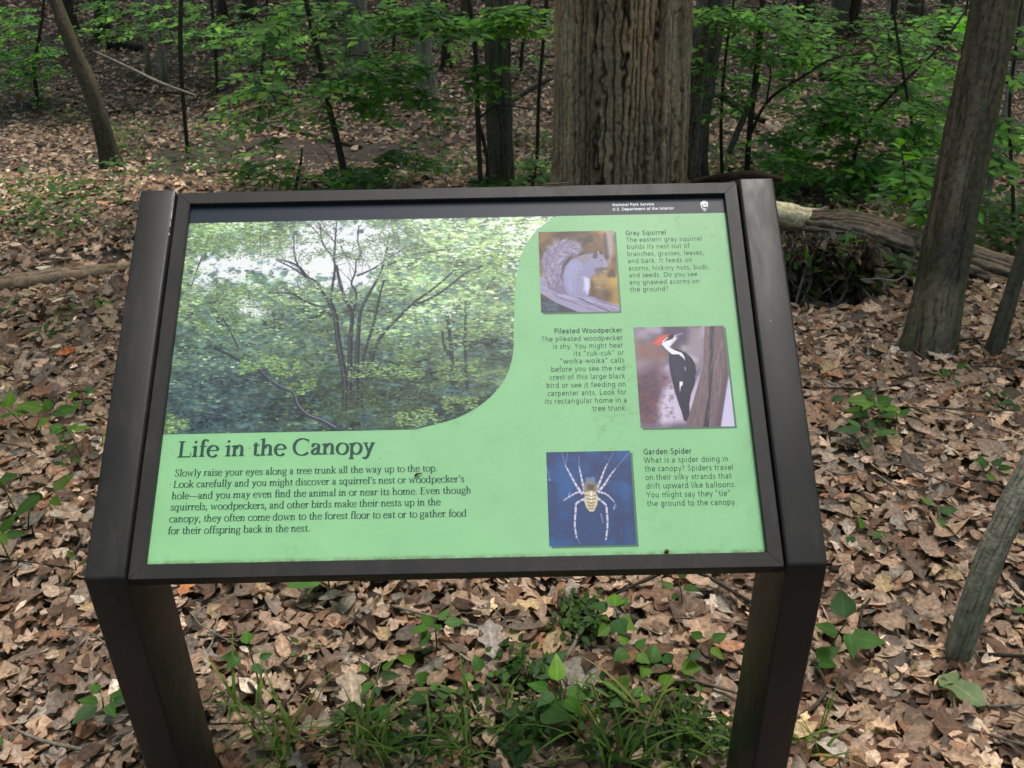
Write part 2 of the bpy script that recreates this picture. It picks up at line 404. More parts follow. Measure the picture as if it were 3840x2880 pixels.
# --- posts: a sloping arm mitred to an upright, one bent box section
def post(sx):
    hv = PH / 2 + BORD
    lo = EV * -(hv - .0014) + EN * .0053; hi = EV * (hv + .0044) + EN * .0053
    th = .088
    hi2 = hi - EN * th
    yb = lo[1] + POSTD
    # underside of the arm runs parallel to its top until it meets the back of the upright
    lo2 = lo - EN * th
    k = (yb - lo2[1]) / EV[1]; inner = lo2 + EV * k
    zg = float(ground(0, lo[1])) - .25
    prof = [lo, hi, hi2, inner, np.array([0, yb, zg]), np.array([0, lo[1], zg])]
    x0 = sx * (PW / 2 + BORD + GAP); x1 = x0 + sx * POSTW
    bm = bmesh.new(); vs = []
    for x in (x0, x1): vs.append([bm.verts.new((x, p[1], p[2])) for p in prof])
    k = len(prof)
    bm.faces.new(vs[0]); bm.faces.new(vs[1][::-1])
    for i in range(k): bm.faces.new((vs[0][i], vs[1][i], vs[1][(i + 1) % k], vs[0][(i + 1) % k]))
    bmesh.ops.recalc_face_normals(bm, faces=bm.faces)
    bmesh.ops.bevel(bm, geom=[e for e in bm.edges], offset=.0045, segments=3, affect='EDGES', profile=.5)
    me = bpy.data.meshes.new('post'); 
    for v in bm.verts: v.co -= Vector(_o)
    bm.to_mesh(me); bm.free(); me.materials.append(M_BRONZE)
    me.polygons.foreach_set('use_smooth', np.ones(len(me.polygons), bool))
    try: me.set_sharp_from_angle(angle=math.radians(35))
    except Exception: pass
    o = bpy.data.objects.new('post', me); COL.objects.link(o); o.parent = sign
post(-1); post(1)
# coating worn off along the inner edge of the left arm
M_SCUFF = simple('bare_metal', (.55, .54, .52), .35, .6)
mb = MB(); xs_ = -(PW / 2 + BORD + GAP) - .0012
for k in range(34):
    v0 = .335 - abs(random.gauss(0, .035)); L_ = random.uniform(.0008, .006); w_ = random.uniform(.0003, .0010); zz = .0053 - .0008 + .0004
    c = EU * xs_ + EV * v0 + EN * zz; n_ = (EU + EN) / math.sqrt(2); t_ = (EU - EN) / math.sqrt(2)
    q_ = [c + n_ * .0006 - EV * L_ - t_ * w_, c + n_ * .0006 - EV * L_ * .7 + t_ * w_, c + n_ * .0006 + EV * L_ + t_ * w_ * .6, c + n_ * .0006 + EV * L_ * .8 - t_ * w_]
    mb.add(q_, np.array([[0, 1, 2, 3]]))
mb.build('worn_edge', M_SCUFF, sign, smooth=False)
# --- four mitred frame rails with a lip over the panel
def rail(p, q, inward):
    """p-q outer edge in panel coordinates; inward unit vector"""
    p = np.array([*p, 0.]); q = np.array([*q, 0.]); d = (q - p) / np.linalg.norm(q - p); w_ = np.array([*inward, 0.]); g = d * .0004
    def ring(off_in, z): return p + w_ * off_in + d * off_in + g + [0, 0, z], q + w_ * off_in - d * off_in - g + [0, 0, z]
    c = .0012
    rows = [ring(0, -.032), ring(0, -c), ring(c, 0), ring(BORD - c, 0), ring(BORD, -c), ring(BORD, -.0165), ring(BORD - .004, -.032)]
    V = [r[0] for r in rows] + [r[1] for r in rows]; k = len(rows)
    F = [(i, i + 1, k + i + 1, k + i) for i in range(k - 1)] + [(k - 1, 0, k, 2 * k - 1), tuple(range(k)), tuple(range(2 * k - 1, k - 1, -1))]
    V = np.array(V)
    bm = bmesh.new(); vs = [bm.verts.new(v) for v in V]
    for f in F: bm.faces.new([vs[i] for i in f])
    bmesh.ops.recalc_face_normals(bm, faces=bm.faces)
    me = bpy.data.meshes.new('frame_rail'); bm.to_mesh(me); bm.free(); me.materials.append(M_BRONZE)
    o = bpy.data.objects.new('frame_rail', me); COL.objects.link(o); o.parent = sign; o.location = tuple(-_o); o.rotation_euler = (TILT, 0, 0)
X, Y = PW / 2 + BORD, PH / 2 + BORD
rail((-X, -Y), (X, -Y), (0, 1)); rail((X, -Y), (X, Y), (-1, 0)); rail((X, Y), (-X, Y), (0, -1)); rail((-X, Y), (-X, -Y), (1, 0))
# --- printed panel
NP = -.009
M_GREEN, n, l, b = mat('printed_green')
b.inputs['Roughness'].default_value = .30; b.inputs['Specular IOR Level'].default_value = .4
tc = n.new('ShaderNodeTexCoord')
t = n.new('ShaderNodeTexNoise'); t.inputs['Scale'].default_value = 7; t.inputs['Detail'].default_value = 8; t.inputs['Roughness'].default_value = .7; l.new(tc.outputs['Object'], t.inputs['Vector'])
cr = n.new('ShaderNodeValToRGB'); cr.color_ramp.elements[0].position = .30; cr.color_ramp.elements[1].position = .62
cr.color_ramp.elements[0].color = (.188, .390, .188, 1); cr.color_ramp.elements[1].color = (.215, .435, .213, 1); l.new(t.outputs['Fac'], cr.inputs[0])
# fine specks of grime and spores
vo = n.new('ShaderNodeTexVoronoi'); vo.inputs['Scale'].default_value = 70; l.new(tc.outputs['Object'], vo.inputs['Vector'])
sep = n.new('ShaderNodeSeparateColor'); l.new(vo.outputs['Color'], sep.inputs[0])
gt = n.new('ShaderNodeMath'); gt.operation = 'GREATER_THAN'; gt.inputs[1].default_value = .86; l.new(sep.outputs[0], gt.inputs[0])
mr = n.new('ShaderNodeMapRange'); mr.inputs[1].default_value = .10; mr.inputs[2].default_value = .03; l.new(vo.outputs['Distance'], mr.inputs[0])
mu = n.new('ShaderNodeMath'); mu.operation = 'MULTIPLY'; l.new(mr.outputs[0], mu.inputs[0]); l.new(gt.outputs[0], mu.inputs[1])
# smudges of algae, thicker along the lower lip where the rain stands
t3 = n.new('ShaderNodeTexNoise'); t3.inputs['Scale'].default_value = 55; t3.inputs['Detail'].default_value = 8; t3.inputs['Roughness'].default_value = .75; l.new(tc.outputs['Object'], t3.inputs['Vector'])
t4 = n.new('ShaderNodeTexNoise'); t4.inputs['Scale'].default_value = 5.5; t4.inputs['Detail'].default_value = 2; l.new(tc.outputs['Object'], t4.inputs['Vector'])
a1 = n.new('ShaderNodeMapRange'); a1.inputs[1].default_value = .52; a1.inputs[2].default_value = .75; l.new(t3.outputs['Fac'], a1.inputs[0])
a2 = n.new('ShaderNodeMapRange'); a2.inputs[1].default_value = .48; a2.inputs[2].default_value = .68; l.new(t4.outputs['Fac'], a2.inputs[0])
a3 = n.new('ShaderNodeMath'); a3.operation = 'MULTIPLY'; l.new(a1.outputs[0], a3.inputs[0]); l.new(a2.outputs[0], a3.inputs[1])
sx = n.new('ShaderNodeSeparateXYZ'); l.new(tc.outputs['Object'], sx.inputs[0])
e1 = n.new('ShaderNodeMapRange'); e1.inputs[1].default_value = -.3005; e1.inputs[2].default_value = -.3085; l.new(sx.outputs[1], e1.inputs[0])
e2 = n.new('ShaderNodeMapRange'); e2.inputs[1].default_value = .38; e2.inputs[2].default_value = .62; l.new(t3.outputs['Fac'], e2.inputs[0])
e3 = n.new('ShaderNodeMath'); e3.operation = 'MULTIPLY'; l.new(e1.outputs[0], e3.inputs[0]); l.new(e2.outputs[0], e3.inputs[1])
m1 = n.new('ShaderNodeMix'); m1.data_type = 'RGBA'; m1.inputs[7].default_value = (.05, .09, .04, 1)
ad = n.new('ShaderNodeMath'); ad.operation = 'MULTIPLY_ADD'; ad.inputs[1].default_value = .55; l.new(a3.outputs[0], ad.inputs[0]); l.new(mu.outputs[0], ad.inputs[2]); ad.use_clamp = True
l.new(ad.outputs[0], m1.inputs[0]); l.new(cr.outputs[0], m1.inputs[6])
m2 = n.new('ShaderNodeMix'); m2.data_type = 'RGBA'; m2.inputs[7].default_value = (.07, .08, .02, 1); l.new(e3.outputs[0], m2.inputs[0]); l.new(m1.outputs[2], m2.inputs[6])
l.new(m2.outputs[2], b.inputs['Base Color'])
r1 = n.new('ShaderNodeMapRange'); r1.inputs[3].default_value = .24; r1.inputs[4].default_value = .42; l.new(t.outputs['Fac'], r1.inputs[0]); l.new(r1.outputs[0], b.inputs['Roughness'])
hx, hy = PW / 2 + .003, PH / 2 + .003
V = [(x, y, z) for z in (NP - .006, NP) for x, y in ((-hx, -hy), (hx, -hy), (hx, hy), (-hx, hy))]
panel = pmesh('graphic_panel', V, [(0, 3, 2, 1), (4, 5, 6, 7), (0, 1, 5, 4), (1, 2, 6, 5), (2, 3, 7, 6), (3, 0, 4, 7)], M_GREEN, sign)
LAY = .00012
def flat(name, pts, m, layer=1):
    return pmesh(name, [(x, y, NP + LAY * layer) for x, y in pts], [tuple(range(len(pts)))], m, panel)
M_BAND = simple('printed_slate', (.010, .017, .026), .30, .35)
M_INK = simple('printed_ink', (.012, .048, .030), .32, .5)
M_WHITE = simple('printed_white', (.72, .74, .78), .32, .5)
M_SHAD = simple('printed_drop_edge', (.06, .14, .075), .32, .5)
flat('header_band', [(-hx, .2766), (hx, .2766), (hx, hy), (-hx, hy)], M_BAND, 1)

# --- lettering
# serif letters drawn with a broad-nib pen: each stroke thickens as it turns upright
XH, CAP, ASC, DSC, STEM, THIN = .455, .665, .715, -.215, .114, .046
def arc(cx, cy, rx, ry, a0, a1, n=16):
    a = np.radians(np.linspace(a0, a1, n)); return [(cx + rx * math.cos(k), cy + ry * math.sin(k)) for k in a]
def curve(pts, n=18):
    return [tuple(p[:2]) for p in smooth_path([(x, y, 0, 0) for x, y in pts], n)[0]]
def slab(x, y, wl, wr, up):
    h = .030; s = STEM / 2 + .022
    return ('p', [(x - wl, y), (x + wr, y), (x + wr, y + up * h), (x + s, y + up * (h + .012)), (x + STEM / 2, y + up * (h + .05)), (x - STEM / 2, y + up * (h + .05)), (x - s, y + up * (h + .012)), (x - wl, y + up * h)])
def flag(x, y): return ('p', [(x - STEM / 2, y), (x - STEM / 2, y - .075), (x - .125, y - .058), (x - .125, y - .030)])
def stem(x, y0, y1): return ('p', [(x - STEM / 2, y0), (x + STEM / 2, y0), (x + STEM / 2, y1 + .012), (x - STEM / 2, y1)])
def dia(x0, y0, x1, y1, w): return ('p', [(x0 - w / 2, y0), (x1 - w / 2, y1), (x1 + w / 2, y1), (x0 + w / 2, y0)])
def dot(x, y, r=.055): return ('p', arc(x, y, r, r, 0, 330, 12))
def bar(x0, x1, y): return ('p', [(x0, y - THIN / 2), (x1, y - THIN / 2), (x1, y + THIN / 2), (x0, y + THIN / 2)])
F1 = lambda x: slab(x, 0, .10, .10, 1)
def arch(x, d=.245): return ('s', curve([(x + .02, .31), (x + .09, .42), (x + .165, .45), (x + d - .01, .36), (x + d, .25), (x + d, .02)]))
GL = {
 'a': (.435, [('s', curve([(.075, .345), (.12, .44), (.21, .455), (.295, .40), (.305, .28), (.305, .08), (.35, .02), (.425, .04)], 26)), ('s', curve([(.30, .285), (.16, .225), (.075, .11), (.145, .012), (.24, .04), (.30, .10)])), dot(.085, .345, .042)]),
 'b': (.50, [stem(.105, .02, ASC), flag(.105, ASC), ('s', arc(.275, .225, .175, .235, 160, -160, 24))]),
 'c': (.425, [('s', arc(.245, .225, .195, .235, 48, 318, 24)), dot(.365, .375, .042)]),
 'd': (.51, [stem(.37, .0, ASC), flag(.37, ASC), ('p', [(.37, 0), (.48, 0), (.48, .03), (.37, .05)]), ('s', arc(.225, .225, .175, .235, 20, 340, 24))]),
 'e': (.44, [('s', arc(.235, .225, .185, .235, 8, 322, 26)), bar(.07, .415, .258)]),
 'f': (.30, [stem(.135, 0, .55), F1(.135), ('s', curve([(.135, .5), (.15, .64), (.22, .71), (.31, .69)])), dot(.31, .67, .042), bar(.03, .29, .44)]),
 'g': (.45, [('s', arc(.205, .305, .15, .155, 0, 360, 24)), ('s', curve([(.12, .17), (.075, .10), (.12, .045), (.26, .03), (.38, -.03), (.36, -.14), (.21, -.20), (.07, -.15), (.06, -.06), (.14, .02)], 30)), ('s', curve([(.31, .40), (.36, .45), (.43, .44)]))]),
 'h': (.51, [stem(.105, 0, ASC), flag(.105, ASC), F1(.105), arch(.13), F1(.375)]),
 'i': (.245, [stem(.12, 0, XH), flag(.12, XH), F1(.12), dot(.115, .625, .056)]),
 'k': (.485, [stem(.105, 0, ASC), flag(.105, ASC), F1(.105), ('s', [(.13, .19), (.36, .43)]), dia(.22, .27, .40, .01, .10), bar(.27, .46, .44), slab(.40, 0, .09, .09, 1)]),
 'l': (.245, [stem(.12, 0, ASC), flag(.12, ASC), F1(.12)]),
 'm': (.77, [stem(.105, 0, XH), flag(.105, XH), F1(.105), arch(.13), F1(.375), arch(.39), F1(.635)]),
 'n': (.51, [stem(.105, 0, XH), flag(.105, XH), F1(.105), arch(.13), F1(.375)]),
 'o': (.48, [('s', arc(.24, .225, .195, .235, 0, 360, 30))]),
 'p': (.50, [stem(.105, DSC, XH), flag(.105, XH), slab(.105, DSC, .10, .10, 1), ('s', arc(.275, .225, .175, .235, 160, -160, 24))]),
 'q': (.50, [stem(.375, DSC, XH), slab(.375, DSC, .10, .10, 1), ('s', arc(.225, .225, .175, .235, 20, 340, 24))]),
 'r': (.35, [stem(.105, 0, XH), flag(.105, XH), F1(.105), ('s', curve([(.12, .29), (.19, .42), (.30, .44)])), dot(.30, .405, .046)]),
 's': (.365, [('s', curve([(.30, .345), (.25, .43), (.17, .455), (.085, .37), (.13, .275), (.25, .205), (.30, .11), (.20, .005), (.10, .03), (.055, .13)], 30))]),
 't': (.305, [stem(.13, .10, .54), ('s', curve([(.13, .16), (.145, .045), (.20, .012), (.29, .05)])), bar(.03, .28, .44)]),
 'u': (.51, [('s', curve([(.115, .45), (.115, .20), (.135, .06), (.21, .012), (.30, .06), (.37, .14)])), bar(.02, .12, .44), stem(.375, 0, XH), bar(.28, .38, .44), ('p', [(.375, 0), (.48, 0), (.48, .03), (.375, .05)])]),
 'v': (.46, [dia(.10, .44, .24, 0, .095), dia(.24, 0, .37, .44, .042), bar(.01, .20, .445), bar(.29, .45, .445)]),
 'w': (.70, [dia(.09, .44, .22, 0, .09), dia(.22, 0, .35, .44, .042), dia(.35, .44, .48, 0, .09), dia(.48, 0, .60, .44, .042), bar(.01, .18, .445), bar(.52, .68, .445)]),
 'y': (.47, [dia(.10, .44, .245, .02, .095), ('s', curve([(.375, .44), (.26, .10), (.18, -.13), (.10, -.20), (.04, -.17)])), bar(.01, .20, .445), bar(.30, .46, .445), dot(.05, -.17, .042)]),
 'C': (.66, [('s', arc(.36, .332, .30, .345, 48, 318, 30)), ('p', [(.575, .50), (.60, .50), (.60, .67), (.575, .64)])]),
 'E': (.56, [stem(.15, 0, CAP), bar(.03, .50, .648), bar(.03, .53, .017), bar(.15, .42, .345), ('p', [(.47, .65), (.50, .65), (.51, .52), (.49, .52)]), ('p', [(.50, .02), (.53, .02), (.55, .17), (.53, .17)])]),
 'L': (.545, [stem(.15, 0, CAP), bar(.03, .27, .648), bar(.03, .51, .017), ('p', [(.48, .02), (.515, .02), (.535, .19), (.51, .19)])]),
 'S': (.50, [('s', curve([(.42, .52), (.34, .64), (.23, .67), (.11, .56), (.16, .42), (.34, .30), (.41, .17), (.28, .012), (.13, .04), (.06, .18)], 34))]),
 '.': (.22, [dot(.10, .045, .055)]), ',': (.22, [dot(.10, .045, .055), ('s', curve([(.14, .03), (.12, -.07), (.06, -.13)]))]),
 '’': (.20, [dot(.10, .65, .05), ('s', curve([(.135, .64), (.12, .55), (.07, .50)]))]), '—': (.86, [bar(.02, .84, .23)]), ' ': (.235, []),
}
def serif(name, rows, m, em, wt=1.0):
    mb = MB(); zz = 0
    for s, xa, ya, xb, yb in rows:
        tot = sum(GL[c][0] for c in s) - .03
        k = (xb - xa) / tot; x = 0
        for c in s:
            adv, st = GL[c]
            for kind, p in st:
                zz = (zz + 1) % 7
                if kind == 'p':
                    P = np.array(p, float); ctr = P.mean(0); N_ = len(P)
                    P = np.concatenate([P, [ctr]]); F = np.array([(i, (i + 1) % N_, N_) for i in range(N_)])
                else:
                    P0 = np.array(p, float); T = np.gradient(P0, axis=0); T /= np.maximum(np.linalg.norm(T, axis=1), 1e-9)[:, None]
                    nib = math.radians(12); e = np.abs(T[:, 1] * math.cos(nib) + T[:, 0] * math.sin(nib))
                    wd = (THIN + (STEM * 1.06 - THIN) * e ** 1.25) / 2 * wt
                    Nn = np.stack([-T[:, 1], T[:, 0]], 1) * wd[:, None]
                    P = np.concatenate([P0 + Nn, P0 - Nn]); q = len(P0); i = np.arange(q - 1)
                    F = np.concatenate([np.stack([i, i + q, i + q + 1], 1), np.stack([i, i + q + 1, i + 1], 1)])
                X_ = xa + (x + P[:, 0] - .03) * k; Y_ = (ya + yb) / 2 + P[:, 1] * em
                mb.add(np.stack([X_, Y_, np.full(len(P), NP + LAY * 3 + zz * 6e-6)], 1), F)
            x += adv
    return pmesh(name, np.concatenate(mb.V), np.concatenate(mb.F[3]), m, panel)
# sans lettering: an even pen on humanist skeletons
def ln(*p): return list(p)
_x, _c, _a, _d = .50, .69, .73, -.20
def sarch(x0, x1): return curve([(x0, .28), (x0 + .04, .41), ((x0 + x1) / 2 + .02, _x - .035), (x1 - .02, .38), (x1, .27), (x1, .0)], 20)
SG = {
 'a': (.50, [curve([(.09, .43), (.19, _x - .035), (.31, .45), (.36, .34), (.36, .0)], 18), curve([(.36, .29), (.20, .27), (.09, .20), (.10, .08), (.19, .035), (.30, .07), (.36, .16)], 18)]),
 'b': (.56, [ln((.10, 0), (.10, _a)), arc(.275, .25, .175, .215, 180, -180, 24)]),
 'c': (.44, [arc(.28, .25, .20, .215, 58, 302, 20)]),
 'd': (.56, [ln((.45, 0), (.45, _a)), arc(.275, .25, .175, .215, 0, 360, 24)]),
 'e': (.52, [arc(.27, .25, .20, .215, 0, 312, 24), ln((.07, .25), (.47, .25))]),
 'f': (.32, [curve([(.15, 0), (.15, .50), (.17, .64), (.24, .695), (.31, .69)]), ln((.03, .46), (.29, .46))]),
 'g': (.56, [arc(.27, .25, .175, .215, 0, 360, 24), curve([(.45, .49), (.45, .05), (.43, -.10), (.33, -.175), (.20, -.17), (.11, -.14)])]),
 'h': (.55, [ln((.10, 0), (.10, _a)), sarch(.10, .43)]),
 'i': (.22, [ln((.10, 0), (.10, _x)), ln((.10, .61), (.10, .70))]),
 'k': (.50, [ln((.10, 0), (.10, _a)), ln((.36, _x), (.12, .26)), ln((.17, .30), (.41, 0))]),
 'l': (.22, [ln((.10, 0), (.10, _a))]),
 'm': (.85, [ln((.10, 0), (.10, _x)), sarch(.10, .415), sarch(.415, .73)]),
 'n': (.55, [ln((.10, 0), (.10, _x)), sarch(.10, .43)]),
 'o': (.55, [arc(.27, .25, .20, .215, 0, 360, 26)]),
 'p': (.56, [ln((.10, _d), (.10, _x)), arc(.275, .25, .175, .215, 180, -180, 24)]),
 'q': (.56, [ln((.45, _d), (.45, _x)), arc(.275, .25, .175, .215, 0, 360, 24)]),
 'r': (.36, [ln((.10, 0), (.10, _x)), curve([(.10, .26), (.14, .40), (.23, .46), (.33, .46)])]),
 's': (.42, [curve([(.34, .435), (.24, .465), (.13, .44), (.10, .36), (.19, .275), (.30, .215), (.33, .13), (.25, .045), (.16, .035), (.065, .07)], 26)]),
 't': (.34, [curve([(.15, .62), (.15, .14), (.18, .055), (.25, .035), (.31, .045)]), ln((.03, .46), (.30, .46))]),
 'u': (.55, [curve([(.10, _x), (.10, .23), (.12, .10), (.21, .035), (.33, .06), (.42, .17), (.43, .25)]), ln((.43, 0), (.43, _x))]),
 'v': (.48, [ln((.03, _x), (.235, .02)), ln((.235, .02), (.44, _x))]),
 'w': (.76, [ln((.03, _x), (.20, .02)), ln((.20, .02), (.37, _x)), ln((.37, _x), (.54, .02)), ln((.54, .02), (.72, _x))]),
 'x': (.48, [ln((.03, _x), (.44, 0)), ln((.44, _x), (.03, 0))]),
 'y': (.48, [ln((.03, _x), (.24, .03)), curve([(.44, _x), (.24, .0), (.17, -.14), (.08, -.165)])]),
 'D': (.70, [ln((.12, 0), (.12, _c)), curve([(.12, .65), (.30, .65), (.50, .60), (.60, .45), (.60, .24), (.50, .09), (.30, .04), (.12, .04)], 26)]),
 'G': (.68, [curve([(.60, .61), (.46, .655), (.28, .635), (.13, .50), (.09, .345), (.13, .17), (.28, .05), (.44, .04), (.59, .08)], 28), ln((.585, .065), (.585, .35)), ln((.42, .33), (.585, .33))]),
 'I': (.26, [ln((.12, 0), (.12, _c))]), 'L': (.50, [ln((.12, 0), (.12, _c)), ln((.12, .04), (.47, .04))]),
 'N': (.72, [ln((.12, 0), (.12, _c)), ln((.12, _c), (.58, 0)), ln((.58, 0), (.58, _c))]),
 'P': (.57, [ln((.12, 0), (.12, _c)), curve([(.12, .65), (.30, .65), (.44, .62), (.49, .48), (.43, .35), (.30, .31), (.12, .31)], 20)]),
 'S': (.54, [curve([(.46, .61), (.32, .655), (.17, .62), (.12, .51), (.20, .40), (.38, .31), (.43, .19), (.36, .07), (.24, .035), (.07, .08)], 28)]),
 'T': (.54, [ln((.26, 0), (.26, _c)), ln((.02, .65), (.50, .65))]),
 'U': (.66, [curve([(.11, _c), (.11, .28), (.15, .10), (.31, .035), (.48, .10), (.53, .28), (.53, _c)], 24)]),
 'W': (.94, [ln((.03, _c), (.24, .02)), ln((.24, .02), (.46, _c)), ln((.46, _c), (.68, .02)), ln((.68, .02), (.89, _c))]),
 'Y': (.58, [ln((.03, _c), (.28, .30)), ln((.53, _c), (.28, .30)), ln((.28, .32), (.28, 0))]),
 '.': (.26, [ln((.12, 0), (.12, .10))]), ',': (.26, [ln((.15, .10), (.08, -.12))]), '-': (.32, [ln((.04, .25), (.28, .25))]),
 '?': (.42, [curve([(.07, .63), (.20, .655), (.32, .60), (.32, .48), (.21, .36), (.18, .22)], 20), ln((.18, 0), (.18, .10))]),
 '“': (.40, [ln((.14, .70), (.09, .50)), ln((.28, .70), (.23, .50))]), '”': (.40, [ln((.14, .70), (.09, .50)), ln((.28, .70), (.23, .50))]), ' ': (.26, []),
}
def sans(name, rows, m, bold_first=False, bold=False):
    mb = MB(); zz = 0; em = SZ[name]
    for r, (s, xa, ya, xb, yb) in enumerate(rows):
        hv = bold or (bold_first and r == 0); pen = (.118 if hv else .082) / 2
        trk = .045 if not hv else .05
        tot = sum(SG[c][0] + trk for c in s) - trk - .12
        k = (xb - xa) / tot; x = -.06
        for c in s:
            for p in SG[c][1]:
                zz = (zz + 1) % 7
                P0 = np.array(p, float); T = np.gradient(P0, axis=0); T /= np.maximum(np.linalg.norm(T, axis=1), 1e-9)[:, None]
                wd = pen * (.82 + .18 * np.abs(T[:, 1]))
                Nn = np.stack([-T[:, 1], T[:, 0]], 1) * wd[:, None]
                P = np.concatenate([P0 + Nn, P0 - Nn]); q = len(P0); i = np.arange(q - 1)
                F = np.concatenate([np.stack([i, i + q, i + q + 1], 1), np.stack([i, i + q + 1, i + 1], 1)])
                mb.add(np.stack([xa + (x + P[:, 0]) * k, ya * .6 + yb * .4 + P[:, 1] * em, np.full(len(P), NP + LAY * 3 + zz * 6e-6)], 1), F)
            x += SG[c][0] + trk
    return pmesh(name, np.concatenate(mb.V), np.concatenate(mb.F[3]), m, panel)
SZ = {'squirrel_text': .0127, 'woodpecker_text': .0130, 'spider_text': .0132, 'agency_text': .0080}
BODY =[
   ('Slowly raise your eyes along a tree trunk all the way up to the top.', -0.4251, -0.1724, -0.0287, -0.1732) ,
   ("Look carefully and you might discover a squirrel’s nest or woodpecker’s", -0.4251, -0.1903, 0.0117, -0.1909) ,
   ('hole—and you may even find the animal in or near its home. Even though', -0.4254, -0.2084, 0.0221, -0.2089) ,
   ('squirrels, woodpeckers, and other birds make their nests up in the', -0.4254, -0.2265, -0.0237, -0.2259) ,
   ('canopy, they often come down to the forest floor to eat or to gather food', -0.4251, -0.2442, 0.0155, -0.2447) ,
   ('for their offspring back in the nest.', -0.4251, -0.2619, -0.2155, -0.2632) ,
]
SQT =[
   ('Gray Squirrel', 0.2806, 0.2364, 0.3468, 0.236) ,
   ('The eastern gray squirrel', 0.2808, 0.2233, 0.4054, 0.2223) ,
   ('builds its nest out of', 0.281, 0.21, 0.384, 0.2088) ,
   ('branches, grasses, leaves,', 0.2807, 0.1964, 0.4067, 0.1951) ,
   ('and bark. It feeds on', 0.2809, 0.1828, 0.3857, 0.182) ,
   ('acorns, hickory nuts, buds,', 0.2812, 0.1691, 0.4134, 0.1675) ,
   ('and seeds. Do you see', 0.2812, 0.156, 0.3917, 0.1548) ,
   ('any gnawed acorns on', 0.2811, 0.1427, 0.3945, 0.1412) ,
   ('the ground?', 0.2812, 0.1295, 0.3424, 0.1285) ,
]
WPT =[
   ('Pileated Woodpecker', 0.1554, 0.0561, 0.2633, 0.0547) ,
   ('The pileated woodpecker', 0.1345, 0.0423, 0.263, 0.0408) ,
   ('is shy. You might hear', 0.1525, 0.0288, 0.2627, 0.028) ,
   ('its “cuk-cuk” or', 0.1848, 0.0157, 0.2635, 0.0151) ,
   ('“woika-woika” calls', 0.1629, 0.0027, 0.2635, 0.0015) ,
   ('before you see the red', 0.1483, -0.0112, 0.2632, -0.0119) ,
   ('crest of this large black', 0.1458, -0.0249, 0.2632, -0.0257) ,
   ('bird or see it feeding on', 0.1402, -0.0389, 0.2633, -0.0395) ,
   ('carpenter ants. Look for', 0.1415, -0.0524, 0.2632, -0.0531) ,
   ('its rectangular home in a', 0.1364, -0.0656, 0.2632, -0.0667) ,
   ('tree trunk.', 0.2096, -0.0794, 0.2632, -0.0796) ,
]
SPT =[
   ('Garden Spider', 0.2837, -0.1522, 0.3556, -0.1532) ,
   ('What is a spider doing in', 0.2837, -0.1656, 0.4099, -0.1671) ,
   ('the canopy? Spiders travel', 0.2837, -0.1793, 0.416, -0.1807) ,
   ('on their silky strands that', 0.2836, -0.1929, 0.4121, -0.1944) ,
   ('drift upward like balloons.', 0.2836, -0.2066, 0.4177, -0.208) ,
   ('You might say they “tie”', 0.2835, -0.2205, 0.4077, -0.2214) ,
   ('the ground to the canopy.', 0.2834, -0.234, 0.4161, -0.2354) ,
]
HDT =[
   ('National Park Service', 0.2618, 0.2939, 0.331, 0.2939) ,
   ('U.S. Department of the Interior', 0.2617, 0.2852, 0.3642, 0.2845) ,
]
